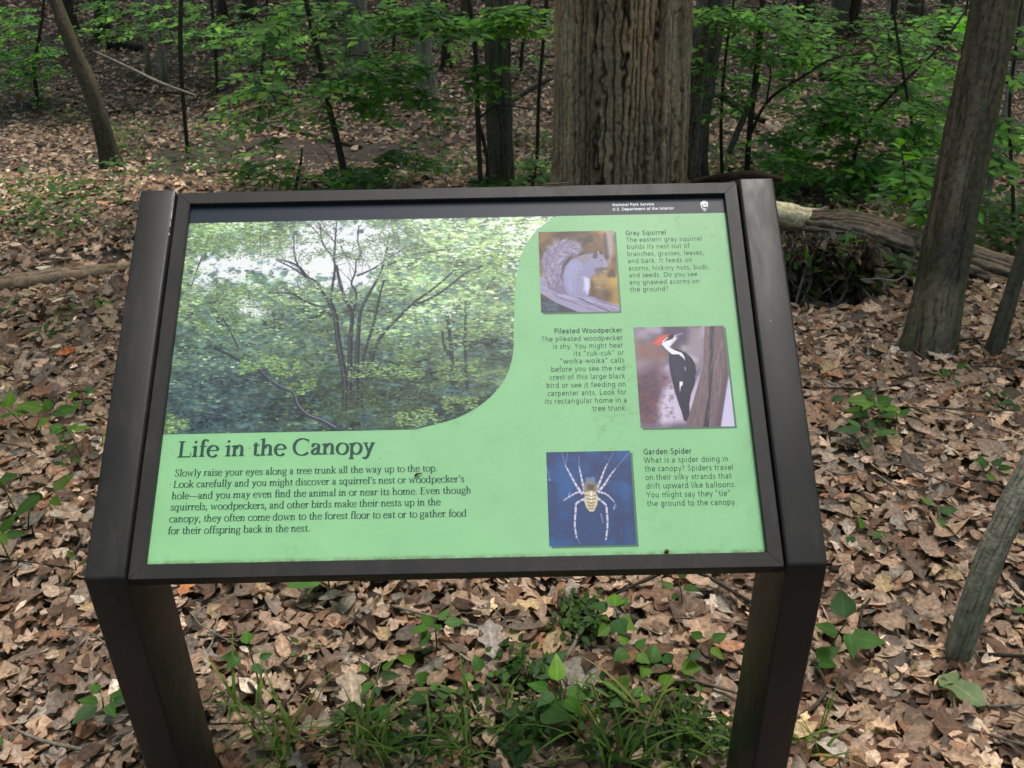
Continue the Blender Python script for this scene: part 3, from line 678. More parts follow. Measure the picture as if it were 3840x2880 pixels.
# --- printed photographs: painted into a fine grid of coloured vertices
M_PRINT = vcol('printed_photograph', .30, .5, 0.0, 10)
def lin(c): c = np.clip(np.asarray(c, float), 0, 1); return np.where(c <= .04045, c / 12.92, ((c + .055) / 1.055) ** 2.4)
class Pic:
    def __init__(s, x0, x1, y0, y1, step, ox, oy, sc):
        s.x0, s.x1, s.y0, s.y1 = x0, x1, y0, y1
        s.nx = int((x1 - x0) / step) + 1; s.ny = int((y1 - y0) / step) + 1
        s.im = np.zeros((s.ny, s.nx, 3)); s.crop = (ox, oy, sc)
        s.J, s.I = np.meshgrid(np.arange(s.nx), np.arange(s.ny))
    def uv(s, p):
        X, Y = panelxy(s.crop[0] + p[0] / s.crop[2], s.crop[1] + p[1] / s.crop[2])
        return ((X - s.x0) / (s.x1 - s.x0) * (s.nx - 1), (s.y1 - Y) / (s.y1 - s.y0) * (s.ny - 1))
    def poly(s, pts, col, alpha=1, soft=1.0, raw=False):
        P = np.array(pts if raw else [s.uv(p) for p in pts])
        a0 = np.maximum(np.floor(P.min(0) - soft - 2).astype(int), 0); b0 = np.minimum(np.ceil(P.max(0) + soft + 3).astype(int), [s.nx, s.ny])
        if (b0 <= a0).any(): return
        jj, ii = np.meshgrid(np.arange(a0[0], b0[0]), np.arange(a0[1], b0[1]))
        ins = np.zeros(jj.shape, bool); dist = np.full(jj.shape, 1e9)
        for k in range(len(P)):
            (xa, ya), (xb, yb) = P[k], P[(k + 1) % len(P)]
            if ya != yb: ins ^= ((ii < ya) != (ii < yb)) & (jj < xa + (ii - ya) / (yb - ya) * (xb - xa))
            dx, dy = xb - xa, yb - ya; L2 = dx * dx + dy * dy + 1e-9
            t = np.clip(((jj - xa) * dx + (ii - ya) * dy) / L2, 0, 1)
            dist = np.minimum(dist, np.hypot(jj - xa - t * dx, ii - ya - t * dy))
        m = np.clip(.5 + np.where(ins, dist, -dist) / max(soft, .6), 0, 1)[..., None] * alpha
        w = s.im[a0[1]:b0[1], a0[0]:b0[0]]; w += (np.asarray(col) - w) * m
    def stroke(s, pts, w0, w1, col, alpha=1, soft=.8, n=14, raw=False):
        P = [(*((p) if raw else s.uv(p)), 0, 0) for p in pts]
        C = smooth_path(P, n)[0][:, :2] if len(P) > 2 else np.array([P[0][:2], P[1][:2]])
        T = np.gradient(C, axis=0); T /= np.maximum(np.linalg.norm(T, axis=1), 1e-9)[:, None]
        wd = np.linspace(w0, w1, len(C))[:, None] / 2; N = np.stack([-T[:, 1], T[:, 0]], 1)
        s.poly(np.concatenate([C + N * wd, (C - N * wd)[::-1]]), col, alpha, soft, raw=True)
    def blob(s, u, v, ru, rv, col, alpha=1):
        a0, a1 = max(int(u - ru - 1), 0), min(int(u + ru + 2), s.nx); b0, b1 = max(int(v - rv - 1), 0), min(int(v + rv + 2), s.ny)
        if a1 <= a0 or b1 <= b0: return
        d = ((np.arange(a0, a1)[None] - u) / ru) ** 2 + ((np.arange(b0, b1)[:, None] - v) / rv) ** 2
        m = np.clip(1.5 - d * 1.5, 0, 1)[..., None] * alpha
        w = s.im[b0:b1, a0:a1]; w += (np.asarray(col) - w) * m
    def noise(s, f, seed, oct=3): return fbm(s.J / s.nx * f * s.nx / s.ny, s.I / s.ny * f, seed, oct)
    def build(s, name, keep=None, gain=.76):
        X = s.x0 + s.J / (s.nx - 1) * (s.x1 - s.x0); Y = s.y1 - s.I / (s.ny - 1) * (s.y1 - s.y0)
        V = np.stack([X.ravel(), Y.ravel(), np.full(X.size, NP + LAY * 2)], 1)
        i = (np.arange(s.ny - 1)[:, None] * s.nx + np.arange(s.nx - 1)[None])
        F = np.stack([i, i + s.nx, i + s.nx + 1, i + 1], -1)
        F = F[keep(X, Y)[:-1, :-1]] if keep is not None else F.reshape(-1, 4)
        C = np.ones((X.size, 4)); C[:, :3] = (lin(s.im) * gain).reshape(-1, 3)
        return pmesh(name, V, F, M_PRINT, panel, C)
# 1. the canopy photograph with its curved right edge
CUR = [(-.1039, -.12), (-.1039, -.0671), (-.0974, -.0394), (-.085, .0024), (-.0585, .0443), (-.0252, .0727), (.012, .0863), (.0697, .0902), (.119, .0926), (.1696, .0979), (.214, .1094), (.2487, .1312), (.2766, .1655)]
pc = Pic(-.4515, .168, -.1042, .2764, .00082, 600, 750, 2212 / 1500)
u = pc.J / pc.nx; v = pc.I / pc.ny
r2 = np.random.default_rng(11)
def skyf(u, v):
    s = 0
    for a, b, ra, rb, k in ((.36, .10, .13, .16, 1.1), (.46, .16, .10, .14, .9), (.25, .20, .15, .07, .8), (.10, .20, .10, .12, .75), (.16, .42, .05, .05, 1.0), (.215, .46, .03, .03, 1.0), (.45, .27, .06, .12, .8), (.70, .47, .13, .05, .5), (.58, .1, .07, .10, .5), (.9, .25, .1, .14, .4), (.05, .32, .05, .05, .7), (.30, .32, .10, .05, .6), (.93, .55, .05, .05, .4), (.26, .45, .02, .04, .7)):
        s = s + k * np.exp(-((u - a) / ra) ** 2 - ((v - b) / rb) ** 2)
    return s
base = np.stack([.50 - .22 * v, .58 - .20 * v, .54 - .14 * v], -1)
pc.im[:] = base * (.55 + .9 * pc.noise(26, 3, 4)[..., None])
sk = np.clip((skyf(u, v) - .60 + (pc.noise(34, 5, 4) - .5) * 2.0) * 3.0, 0, 1)[..., None]
pc.im += (np.array([.90, .90, .97]) - pc.im) * sk
DK = (.27, .29, .31)
def leafpass(Nb, s0, s1, a, skycut, bright, seed):
    rr = np.random.default_rng(seed)
    U_ = rr.random(Nb); V_ = rr.random(Nb)
    sf = skyf(U_, V_); cl = fbm(U_ * 11, V_ * 13, seed, 3)
    for k in range(Nb):
        if sf[k] > skycut + (rr.random() - .5) * .9: continue
        x, y = U_[k], V_[k]
        tone = (.62 - .30 * y ** .8) * (.12 + 1.75 * cl[k]) * bright * (1 + .35 * math.exp(-((x - .85) / .2) ** 2 - ((y - .12) / .25) ** 2))
        tone *= rr.uniform(.7, 1.35) * (1 - .28 * min(max((y - .45) / .4, 0), 1))
        if rr.random() < .06: tone *= 1.5
        blue = .10 * math.exp(-((x - .08) / .2) ** 2) * y + .02
        c = (tone * rr.uniform(.86, 1.02), tone * 1.10, tone * rr.uniform(.66, .84) + blue)
        r = rr.uniform(s0, s1)
        pc.blob(x * pc.nx, y * pc.ny, r * rr.uniform(1.2, 2.6), r * rr.uniform(.6, 1.0), c, a)
leafpass(3500, 3, 8, .55, .34, 1.10, 21)
leafpass(11000, 1.3, 3.4, .75, .62, 1.16, 22)
for pts, w0, w1 in (([(1590, 640), (1600, 720), (1612, 850), (1620, 1030)], 7, 9), ([(1560, 720), (1570, 800), (1600, 860)], 4, 7), ([(1690, 560), (1690, 900), (1700, 1050)], 5, 7), ([(230, 320), (200, 400), (170, 490)], 3, 3), ([(555, 140), (555, 290)], 3, 2), ([(340, 640), (400, 750), (440, 830)], 3, 3)):
    pc.stroke(pts, w0, w1, (.20, .22, .26), .85)
BR = [([(1022, 1165), (1025, 1000), (1000, 860), (980, 740), (965, 620), (940, 570)], 13, 9), ([(940, 570), (905, 520), (860, 450), (820, 430), (770, 370), (650, 325)], 7, 2.5),
      ([(940, 570), (955, 470), (962, 330), (900, 240), (885, 130)], 6, 2.2), ([(963, 340), (970, 220), (976, 125)], 4.5, 2), ([(1045, 1160), (1050, 900), (1055, 740), (1060, 620), (1030, 560), (1000, 480), (975, 360)], 11, 5),
      ([(1080, 1150), (1090, 880), (1100, 700), (1110, 610), (1150, 530), (1220, 400), (1250, 290), (1270, 180)], 11, 2.5), ([(1070, 620), (1080, 500), (1060, 470), (1080, 400), (1085, 330)], 5, 2.5),
      ([(1110, 1150), (1120, 900), (1190, 650), (1215, 530), (1240, 440)], 9, 3), ([(1140, 1000), (1180, 850), (1240, 730), (1310, 660), (1400, 570), (1500, 500), (1560, 450), (1680, 340)], 9, 2.5),
      ([(1400, 585), (1540, 520), (1620, 460), (1700, 400), (1780, 365)], 5, 3), ([(1090, 420), (1180, 380), (1280, 310), (1430, 230)], 4, 2), ([(1250, 370), (1330, 330), (1470, 290), (1610, 270)], 3.5, 2.2),
      ([(950, 640), (880, 590), (800, 560), (745, 525), (600, 512)], 6, 2.2), ([(905, 520), (860, 480), (780, 390), (750, 330), (740, 200)], 4.5, 1.8), ([(885, 200), (840, 150), (800, 120)], 2, 1.5), ([(1000, 250), (1030, 310), (1085, 330)], 2, 2),
      ([(1100, 140), (1095, 230), (1110, 300), (1085, 340)], 2, 2.5), ([(300, 820), (380, 855), (440, 890)], 4, 4), ([(1120, 1050), (1190, 960), (1220, 900)], 5, 2), ([(970, 240), (930, 190), (870, 150)], 2, 1.5), ([(640, 330), (740, 380), (830, 440)], 2.5, 3)]
for pts, w0, w1 in BR:
    pc.stroke(pts, w0 * 1.05, w1 * 1.05, (.17, .175, .195), .95, 1.2, 22)
    pc.stroke([(x - 4, y) for x, y in pts], w0 * .30, w1 * .35, (.46, .46, .50), .5, 1.2, 22)
for k in range(170):                                             # fine twigs
    pts, w0, w1 = BR[r2.integers(len(BR))]; P = smooth_path([(x, y, 0, 0) for x, y in pts], 20)[0][:, :2]; i = r2.integers(8, 20); d = P[min(i, 19)] - P[i - 3]
    d = d / max(np.hypot(*d), 1e-6); a = r2.normal(0, .7); d = np.array([d[0] * math.cos(a) - d[1] * math.sin(a), d[0] * math.sin(a) + d[1] * math.cos(a)]); L = r2.uniform(25, 110)
    pc.stroke([P[i], P[i] + d * L * .5 + r2.normal(0, 6, 2), P[i] + d * L + r2.normal(0, 12, 2)], 1.3, .7, (.24, .25, .28), .8)
for k in range(2400):                                            # leaf clusters against the sky
    x, y = r2.random(), r2.random() * .62
    if skyf(x, y) < .25 or fbm(np.array(x * 9), np.array(y * 12), 33) < .47: continue
    t0 = r2.uniform(.42, .72); sx_ = r2.uniform(4, 13)
    for j in range(r2.integers(6, 22)):
        t = t0 * r2.uniform(.7, 1.25); pc.blob(x * pc.nx + r2.normal(0, sx_), y * pc.ny + r2.normal(0, sx_ * .45), r2.uniform(1.2, 3.2), r2.uniform(.8, 1.8), (t * .93, t * 1.05, t * .84), .8)
leafpass(6000, 1.1, 2.6, .75, .60, 1.22, 25)
# sunlit sprays that cross in front of the trunks
for (a, b, c, d, nb, tone) in ((440, 780, 860, 960, 520, .62), (1040, 1460, 900, 990, 420, .62), (1280, 1480, 800, 880, 220, .56), (700, 860, 1000, 1080, 200, .62), (1300, 1600, 1160, 1260, 330, .62), (20, 160, 1170, 1280, 220, .62), (1560, 1760, 1080, 1160, 240, .60), (1490, 1800, 880, 990, 360, .58), (1780, 1960, 300, 480, 360, .72), (1500, 2060, 110, 330, 700, .66), (200, 460, 620, 740, 300, .5), (180, 760, 130, 310, 900, .60), (120, 480, 470, 600, 420, .58), (1640, 1930, 560, 780, 420, .62), (930, 1200, 1020, 1180, 420, .36), (700, 1000, 880, 1160, 300, .40), (1150, 1500, 960, 1160, 400, .38)):
    for k in range(nb):
        x, y = r2.uniform(a, b), r2.uniform(c, d)
        yy = y + 12 * math.sin(x * .02)
        q = pc.uv((x, yy)); t = tone * r2.uniform(.62, 1.22)
        if fbm(np.array(x * .018), np.array(yy * .03), 31) < .42: continue
        pc.blob(q[0], q[1], r2.uniform(2, 5), r2.uniform(.9, 1.8), (t * .92, t * 1.10, t * .70), .75)
pts = [(545, 935), (600, 990), (680, 1040), (740, 1070), (760, 1130), (820, 1190), (900, 1220), (972, 1262)]
pc.stroke(pts, 5, 9, (.22, .22, .27), .95, 1.2, 30); pc.stroke([(x + 2, y - 4) for x, y in pts], 1.2, 3, (.56, .56, .60), .8, 1.2, 30)
leafpass(500, 1, 2, .6, .6, .7, 27)
pc.im[:] = np.clip((pc.im - .5) * 1.12 + .485, .03, .93)
cy = np.array([c[0] for c in CUR]); cxx = np.array([c[1] for c in CUR])
# a smooth edge: resample the curve and let the last column of faces follow it
ys_ = np.linspace(cy[0], cy[-1], 240)
sm = smooth_path([(a, b, 0, 0) for a, b in zip(cxx, cy)], 400)[0]
edge = lambda Y: np.interp(Y, sm[:, 1], sm[:, 0])
pc.build('canopy_photograph', keep=lambda X, Y: X < edge(Y) )

# 2. grey squirrel eating on a rail
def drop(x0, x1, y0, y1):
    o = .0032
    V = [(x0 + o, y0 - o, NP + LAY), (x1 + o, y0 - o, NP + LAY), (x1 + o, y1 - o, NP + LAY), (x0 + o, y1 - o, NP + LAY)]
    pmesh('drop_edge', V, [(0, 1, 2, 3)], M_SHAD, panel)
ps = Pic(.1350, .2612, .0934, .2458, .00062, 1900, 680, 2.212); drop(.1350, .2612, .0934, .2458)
a_ = ps.noise(4, 2, 3); c_ = ps.noise(5, 7, 2); d_ = ps.noise(9, 4, 2)
ps.im[:] = np.array([.40, .31, .22])[None, None] + (a_[..., None] - .5) * np.array([.55, .45, .25])
yel = np.clip((c_ - .52) * 4, 0, 1)[..., None]; ps.im += (np.array([.80, .66, .34]) - ps.im) * yel * .75
dk = np.clip((d_ - .58) * 5, 0, 1)[..., None]; ps.im += (np.array([.20, .19, .17]) - ps.im) * dk * .7
ps.poly([(815, 405), (890, 405), (880, 600), (850, 700), (815, 600)], (.66, .62, .68), .75, 9)
ps.poly([(800, 430), (825, 430), (850, 640), (815, 660)], (.22, .20, .22), .7, 8)
ps.poly([(760, 700), (830, 730), (800, 960), (740, 960)], (.52, .47, .42), .5, 12)
ps.poly([(285, 960), (600, 1085), (288, 1092)], (.20, .25, .30), .9, 6)
for k in range(60): ps.stroke([(r2.uniform(285, 450), r2.uniform(980, 1085)), (r2.uniform(285, 470), r2.uniform(980, 1085))], 1, .8, (.42, .52, .58), .5)
ps.poly([(272, 785), (420, 860), (700, 955), (940, 1035), (940, 1080), (600, 1088), (420, 1010), (276, 925)], (.60, .57, .68), 1, 1.5)
for k in range(90):
    x = r2.uniform(270, 900); y = 800 + (x - 270) * .36 + r2.uniform(0, 120); L = r2.uniform(60, 240)
    ps.stroke([(x, y), (x + L, y + L * .36)], 1.4, .7, [(.80, .78, .88), (.36, .34, .42), (.48, .46, .55)][k % 3], .6)
ps.stroke([(520, 930), (660, 1000), (860, 1080)], 3, 2, (.16, .13, .15), .95); ps.stroke([(620, 945), (720, 960), (780, 985)], 5, 3, (.45, .42, .50), .8)
TAIL = [(345, 890), (305, 760), (290, 670), (318, 580), (370, 520), (440, 485), (530, 492), (610, 520), (640, 570), (590, 612), (520, 640), (475, 690), (462, 760), (490, 860), (540, 945), (430, 935)]
ps.poly(TAIL, (.50, .46, .56), 1, 5)
def fur(n, pts, cols, L, seed, out=None):
    rr = np.random.default_rng(seed); C = smooth_path([(x, y, w, 0) for x, y, w in pts], 60)[0]
    T = np.gradient(C[:, :2], axis=0); T /= np.linalg.norm(T, axis=1)[:, None]
    for k in range(n):
        i = rr.integers(2, 58); o = rr.uniform(-1, 1); nrm = np.array([-T[i, 1], T[i, 0]])
        p = C[i, :2] + nrm * o * C[i, 2]; d = T[i] * rr.uniform(.5, 1) + nrm * o * rr.uniform(.3, 1.1)
        ps.stroke([p, p + d * L * rr.uniform(.5, 1.2)], 1.0, .5, cols[rr.integers(len(cols))], .55)
fur(900, [(400, 900, 70), (375, 760, 75), (370, 660, 78), (420, 575, 70), (510, 545, 55), (600, 560, 35)], [(.78, .74, .86), (.40, .36, .42), (.62, .56, .66), (.34, .29, .30), (.86, .84, .95)], 46, 1)
ps.poly([(500, 640), (545, 610), (540, 660), (495, 720), (480, 800), (500, 880), (460, 800), (462, 700)], (.17, .15, .20), .55, 9)
ps.poly([(480, 720), (530, 650), (610, 615), (690, 600), (740, 590), (800, 612), (845, 690), (820, 720), (770, 730), (735, 770), (690, 800), (692, 870), (680, 935), (640, 975), (520, 955), (478, 880), (466, 790)], (.55, .54, .66), 1, 3)
ps.poly([(480, 760), (520, 680), (600, 650), (620, 720), (560, 800), (560, 930), (500, 910)], (.62, .62, .76), .7, 14)
ps.poly([(640, 790), (688, 810), (690, 880), (672, 940), (640, 900)], (.84, .83, .93), .8, 9)
ps.poly([(560, 640), (660, 610), (720, 640), (640, 680)], (.54, .49, .50), .6, 10)
fur(420, [(560, 680, 60), (540, 780, 70), (580, 880, 70), (620, 950, 40)], [(.72, .71, .84), (.44, .43, .54), (.60, .59, .70)], 20, 2)
fur(220, [(620, 640, 28), (720, 650, 50), (800, 680, 35)], [(.68, .65, .74), (.46, .43, .50), (.58, .52, .52)], 16, 3)
ps.poly([(712, 640), (718, 600), (742, 572), (756, 612), (748, 640)], (.36, .31, .34), 1, 2.5); ps.poly([(750, 590), (762, 572), (770, 600)], (.66, .60, .66), 1, 2)
ps.blob(*ps.uv((784, 650)), 4.6, 4.2, (.72, .68, .72), 1); ps.blob(*ps.uv((784, 651)), 3.2, 3.0, (.06, .05, .07), 1); ps.blob(*ps.uv((780, 646)), .8, .8, (.9, .9, .95), 1)
ps.poly([(810, 650), (845, 690), (835, 715), (800, 705)], (.62, .58, .62), .8, 4)
ps.poly([(725, 725), (790, 712), (832, 722), (815, 760), (770, 748), (740, 760)], (.40, .36, .38), .9, 3); ps.blob(*ps.uv((812, 745)), 4, 4, (.68, .62, .66), .9)
for k in range(46): ps.blob(*ps.uv((r2.normal(770, 40), r2.uniform(780, 900))), r2.uniform(1, 2.4), r2.uniform(1, 2.4), (.72, .64, .56), .5)
ps.im[:] = np.clip((ps.im - .5) * 1.18 + .48, .02, 1)
ps.build('squirrel_photograph')

# 3. woodpecker on a trunk
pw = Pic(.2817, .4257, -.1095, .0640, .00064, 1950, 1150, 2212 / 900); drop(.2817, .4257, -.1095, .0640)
a_ = pw.noise(3, 12, 3)[..., None]; b_ = pw.noise(4.5, 14, 3)[..., None]
pw.im[:] = np.array([.55, .49, .54])
pw.im += (np.array([.28, .21, .28]) - pw.im) * np.clip((a_ - .46) * 5, 0, 1) * .75
pw.im += (np.array([.82, .76, .86]) - pw.im) * np.clip((b_ - .56) * 6, 0, 1) * .8
pw.poly([(1050, 640), (1250, 520), (1400, 640), (1330, 820), (1250, 1110), (1110, 1118)], (.36, .24, .30), .75, 30)
pw.poly([(1060, 340), (1210, 330), (1330, 420), (1300, 520), (1080, 480)], (.52, .34, .27), .6, 26)
pw.poly([(1310, 185), (1640, 180), (1600, 350), (1400, 320), (1320, 240)], (.33, .27, .36), .8, 18)
pw.poly([(1060, 190), (1300, 186), (1290, 260), (1080, 280)], (.66, .61, .68), .7, 20)
pw.poly([(1330, 760), (1440, 700), (1500, 900), (1520, 1060), (1300, 1080), (1280, 900)], (.82, .77, .88), .85, 18)
pw.poly([(1560, 800), (1650, 640), (1640, 900), (1560, 960)], (.80, .75, .86), .8, 10)
pw.poly([(1560, 186), (1700, 182), (1690, 440), (1620, 480), (1540, 380)], (.60, .55, .58), .8, 16)
for k in range(130):
    x, y = r2.uniform(1080, 1420), r2.uniform(640, 1110); pw.blob(*pw.uv((x, y)), r2.uniform(2, 7), r2.uniform(2, 7), [(.50, .26, .18), (.26, .18, .24), (.42, .28, .30), (.62, .40, .22)][k % 4], .30)
pw.blob(*pw.uv((1320, 440)), 9, 8, (.62, .32, .24), .6); pw.blob(*pw.uv((1095, 370)), 6, 6, (.70, .42, .30), .6)
pw.poly([(1930, 610), (1985, 1108), (1840, 1108)], (.80, .76, .88), 1, 4)
pw.poly([(1702, 182), (1874, 180), (1905, 420), (1918, 640), (1880, 900), (1848, 1108), (1525, 1110), (1570, 960), (1640, 720), (1690, 560), (1694, 380)], (.44, .36, .38), 1, 2)
pw.poly([(1752, 182), (1790, 182), (1780, 500), (1765, 800), (1740, 1108), (1690, 1108), (1735, 800), (1745, 480)], (.17, .15, .22), .9, 4)
pw.poly([(1850, 182), (1874, 180), (1918, 640), (1870, 940), (1848, 1108), (1800, 1108), (1870, 700), (1880, 450)], (.32, .24, .30), .6, 8)
for k in range(230):
    y = r2.uniform(185, 1050); x = r2.uniform(1700, 1900) - max(0, y - 560) * .24 + (r2.uniform(-40, 0) if y > 700 else 0); L = r2.uniform(30, 110)
    if x > 1900 - max(0, y - 700) * .12: continue
    pw.stroke([(x, y), (x - L * .10, y + L)], 1.2, .6, [(.62, .52, .48), (.28, .22, .26), (.54, .46, .50), (.70, .60, .54)][k % 4], .5)
NAVY = (.125, .115, .185)
pw.poly([(1372, 470), (1380, 410), (1440, 390), (1520, 420), (1580, 470), (1615, 530), (1626, 610), (1612, 710), (1575, 810), (1560, 900), (1562, 990), (1535, 1060), (1512, 1050), (1490, 970), (1462, 890), (1425, 780), (1400, 670), (1378, 570)], NAVY, 1, 2)
pw.poly([(1390, 480), (1470, 460), (1510, 560), (1500, 680), (1440, 700), (1400, 600)], (.21, .19, .31), .7, 16)
for k in range(120):
    x, y = r2.uniform(1400, 1560), r2.uniform(440, 900); pw.stroke([(x, y), (x + 6, y + 34)], 1, .6, (.24, .22, .34), .35)
pw.poly([(1285, 330), (1300, 295), (1350, 262), (1420, 258), (1440, 280), (1400, 330), (1370, 380), (1320, 375)], (.13, .11, .15), 1, 1.6)
pw.poly([(1218, 345), (1262, 290), (1310, 262), (1388, 254), (1330, 300), (1300, 345), (1285, 372), (1250, 350)], (.80, .33, .24), 1, 1.8)
pw.poly([(1240, 340), (1290, 290), (1330, 272), (1296, 330)], (.90, .46, .36), .6, 6)
pw.poly([(1418, 262), (1508, 240), (1470, 274), (1430, 300), (1410, 290)], (.36, .35, .52), 1, 1.5); pw.stroke([(1420, 268), (1500, 243)], 1.6, 1, (.80, .80, .92), .9)
pw.poly([(1300, 345), (1340, 318), (1400, 300), (1440, 262), (1432, 300), (1400, 330), (1372, 370), (1420, 400), (1490, 425), (1512, 455), (1522, 498), (1500, 470), (1465, 440), (1400, 440), (1350, 395)], (.93, .91, .96), 1, 1.4)
pw.stroke([(1312, 330), (1340, 300), (1366, 282)], 3.5, 2, (.93, .91, .96), 1); pw.stroke([(1372, 372), (1420, 320), (1452, 285)], 4, 2, (.88, .86, .93), .9); pw.stroke([(1404, 318), (1424, 272)], 2, 2, (.86, .80, .52), .9)
pw.poly([(1470, 690), (1502, 692), (1498, 722), (1482, 738), (1474, 792), (1470, 740)], (.93, .91, .97), 1, 1.4); pw.stroke([(1520, 555), (1524, 590)], 2, 1.5, (.80, .78, .86), .9)
for p in ([(1612, 650), (1640, 610), (1700, 592)], [(1618, 640), (1650, 575), (1690, 555)], [(1620, 655), (1635, 600), (1640, 640)]): pw.stroke(p, 3, 1.8, (.36, .38, .56), 1)
pw.build('woodpecker_photograph')

# 4. orb spider on its web
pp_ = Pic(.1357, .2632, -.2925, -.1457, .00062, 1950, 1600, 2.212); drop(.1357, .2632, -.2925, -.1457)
a_ = pp_.noise(5, 17, 4)[..., None]; b_ = pp_.noise(7, 23, 3)[..., None]
pp_.im[:] = np.array([.20, .27, .43]); pp_.im += (np.array([.20, .37, .60]) - pp_.im) * np.clip((a_ - .50) * 4, 0, 1) * .75; pp_.im += (np.array([.22, .23, .38]) - pp_.im) * np.clip((b_ - .56) * 5, 0, 1) * .7
for p in ([(345, 212), (385, 340)], [(490, 235), (490, 335)], [(915, 205), (790, 350)], [(775, 212), (725, 310)], [(480, 930), (500, 980)], [(220, 330), (250, 440)], [(395, 212), (380, 320)]): pp_.stroke(p, .9, .9, (.72, .76, .90), .7)
for k in range(150):
    x, y = r2.uniform(230, 950), r2.uniform(230, 980); a, L = r2.uniform(0, PI), r2.uniform(15, 70)
    pp_.stroke([(x, y), (x + L * math.cos(a), y + L * math.sin(a))], .8, .5, (.55, .62, .80), .30)
for p in ([(415, 545), (400, 580)], [(790, 640), (775, 690), (800, 660)], [(670, 720), (690, 800)], [(232, 440), (258, 445)]): pp_.stroke(p, 1.5, 1, (.82, .86, .96), .8)
LEG = [([(375, 322), (400, 365), (435, 430), (475, 500), (520, 560)], 2, 6), ([(490, 335), (505, 400), (520, 470), (545, 560)], 2.2, 6), ([(724, 308), (700, 360), (670, 440), (625, 540)], 2.2, 6), ([(792, 348), (745, 410), (700, 480), (645, 545)], 2, 6),
       ([(360, 614), (420, 575), (480, 545), (530, 545)], 1.6, 5), ([(785, 628), (755, 595), (715, 560), (650, 540)], 1.6, 5), ([(470, 925), (455, 820), (462, 700), (470, 635), (500, 615), (535, 600)], 3, 4.5), ([(712, 940), (725, 830), (720, 700), (712, 650), (680, 620), (640, 590)], 3, 4.5)]
for pts, w0, w1 in LEG:
    pp_.stroke(pts, w0 + .6, w1 + .8, (.80, .79, .86), 1, 1, 24)
    C = smooth_path([(x, y, 0, 0) for x, y in pts], 25)[0][:, :2]; W_ = np.linspace(w0, w1, 25)
    for i in range(1, 24, 4): pp_.stroke([C[i], C[i + 1]], W_[i] + .6, W_[i] + .6, (.46, .42, .50), .8)
pp_.poly([(540, 440), (560, 415), (580, 425), (605, 412), (625, 430), (622, 470), (545, 470)], (.42, .52, .66), .9, 3)
pp_.poly([(530, 470), (585, 450), (640, 470), (640, 540), (590, 570), (530, 540)], (.55, .49, .44), 1, 5); pp_.poly([(555, 480), (620, 480), (610, 525), (565, 525)], (.30, .26, .24), .8, 7)
pp_.poly([(545, 545), (585, 530), (630, 545), (650, 590), (640, 650), (612, 705), (578, 706), (550, 670), (528, 610)], (.80, .74, .62), 1, 2)
pp_.poly([(585, 540), (598, 540), (598, 620), (585, 620)], (.94, .92, .88), .9, 2)
for y in (575, 600, 632, 655, 678): pp_.stroke([(545 + (y - 575) * .22, y - 6), (588, y + 4), (632 - (y - 575) * .2, y - 6)], 2.4, 2.4, (.40, .29, .22), .8)
pp_.stroke([(560, 583), (620, 583)], 2, 2, (.93, .90, .84), .9)
pp_.build('spider_photograph')
serif('title_text', [('Life in the Canopy', -.4244, -.1424, -.1240, -.1418)], M_INK, .0388)
serif('body_text', BODY, M_INK, .0160, .80)
sans('squirrel_text', SQT, M_INK, True); sans('woodpecker_text', WPT, M_INK, True); sans('spider_text', SPT, M_INK, True)
sans('agency_text', HDT, M_WHITE, bold=True)
# --- arrowhead emblem
mb = MB()
def tri_poly(pts, layer):
    P = np.array(pts, float); c = P.mean(0); k = len(P)
    return np.concatenate([np.c_[P, np.full(k, NP + LAY * layer)], [[*c, NP + LAY * layer]]]), np.array([(i, (i + 1) % k, k) for i in range(k)])
ex, ey, es = .4160, .2905, .0205
E1 = [(-.36, .38), (-.22, .40), (-.20, .49), (0, .52), (.20, .50), (.22, .42), (.38, .40), (.36, .10), (.30, -.12), (.16, -.36), (0, -.52), (-.16, -.36), (-.28, -.14), (-.34, .10)]
E1 = [(ex + x * es * .86, ey + y * es) for x, y in E1]
pmesh('emblem', *tri_poly(E1, 2), M_WHITE, panel)
for pts in ([(-.20, .28), (-.10, .05), (-.08, -.12), (-.22, -.12), (-.22, .05)], [(-.16, -.12), (.30, -.02), (.26, -.16), (.14, -.34), (0, -.47), (-.15, -.30)],
            [(-.04, .24), (.30, .24), (.30, .20), (-.04, .20)], [(-.02, .14), (.28, .14), (.28, .07), (-.02, .07)]):
    mb.add(*tri_poly([(ex + x * es * .86, ey + y * es) for x, y in pts], 3))
mb.add(*tri_poly([(ex + x * es, ey + y * es) for x, y in [(-.02, -.40), (.0, -.43), (.02, -.40)]], 3))
mk = pmesh('emblem_detail', np.concatenate(mb.V), np.concatenate(mb.F[3]), M_BAND, panel)
pmesh('emblem_bison', *tri_poly([(ex + x * es, ey + y * es) for x, y in [(-.09, -.24), (.08, -.22), (.10, -.30), (.02, -.35), (-.08, -.33)]], 4), M_WHITE, panel)
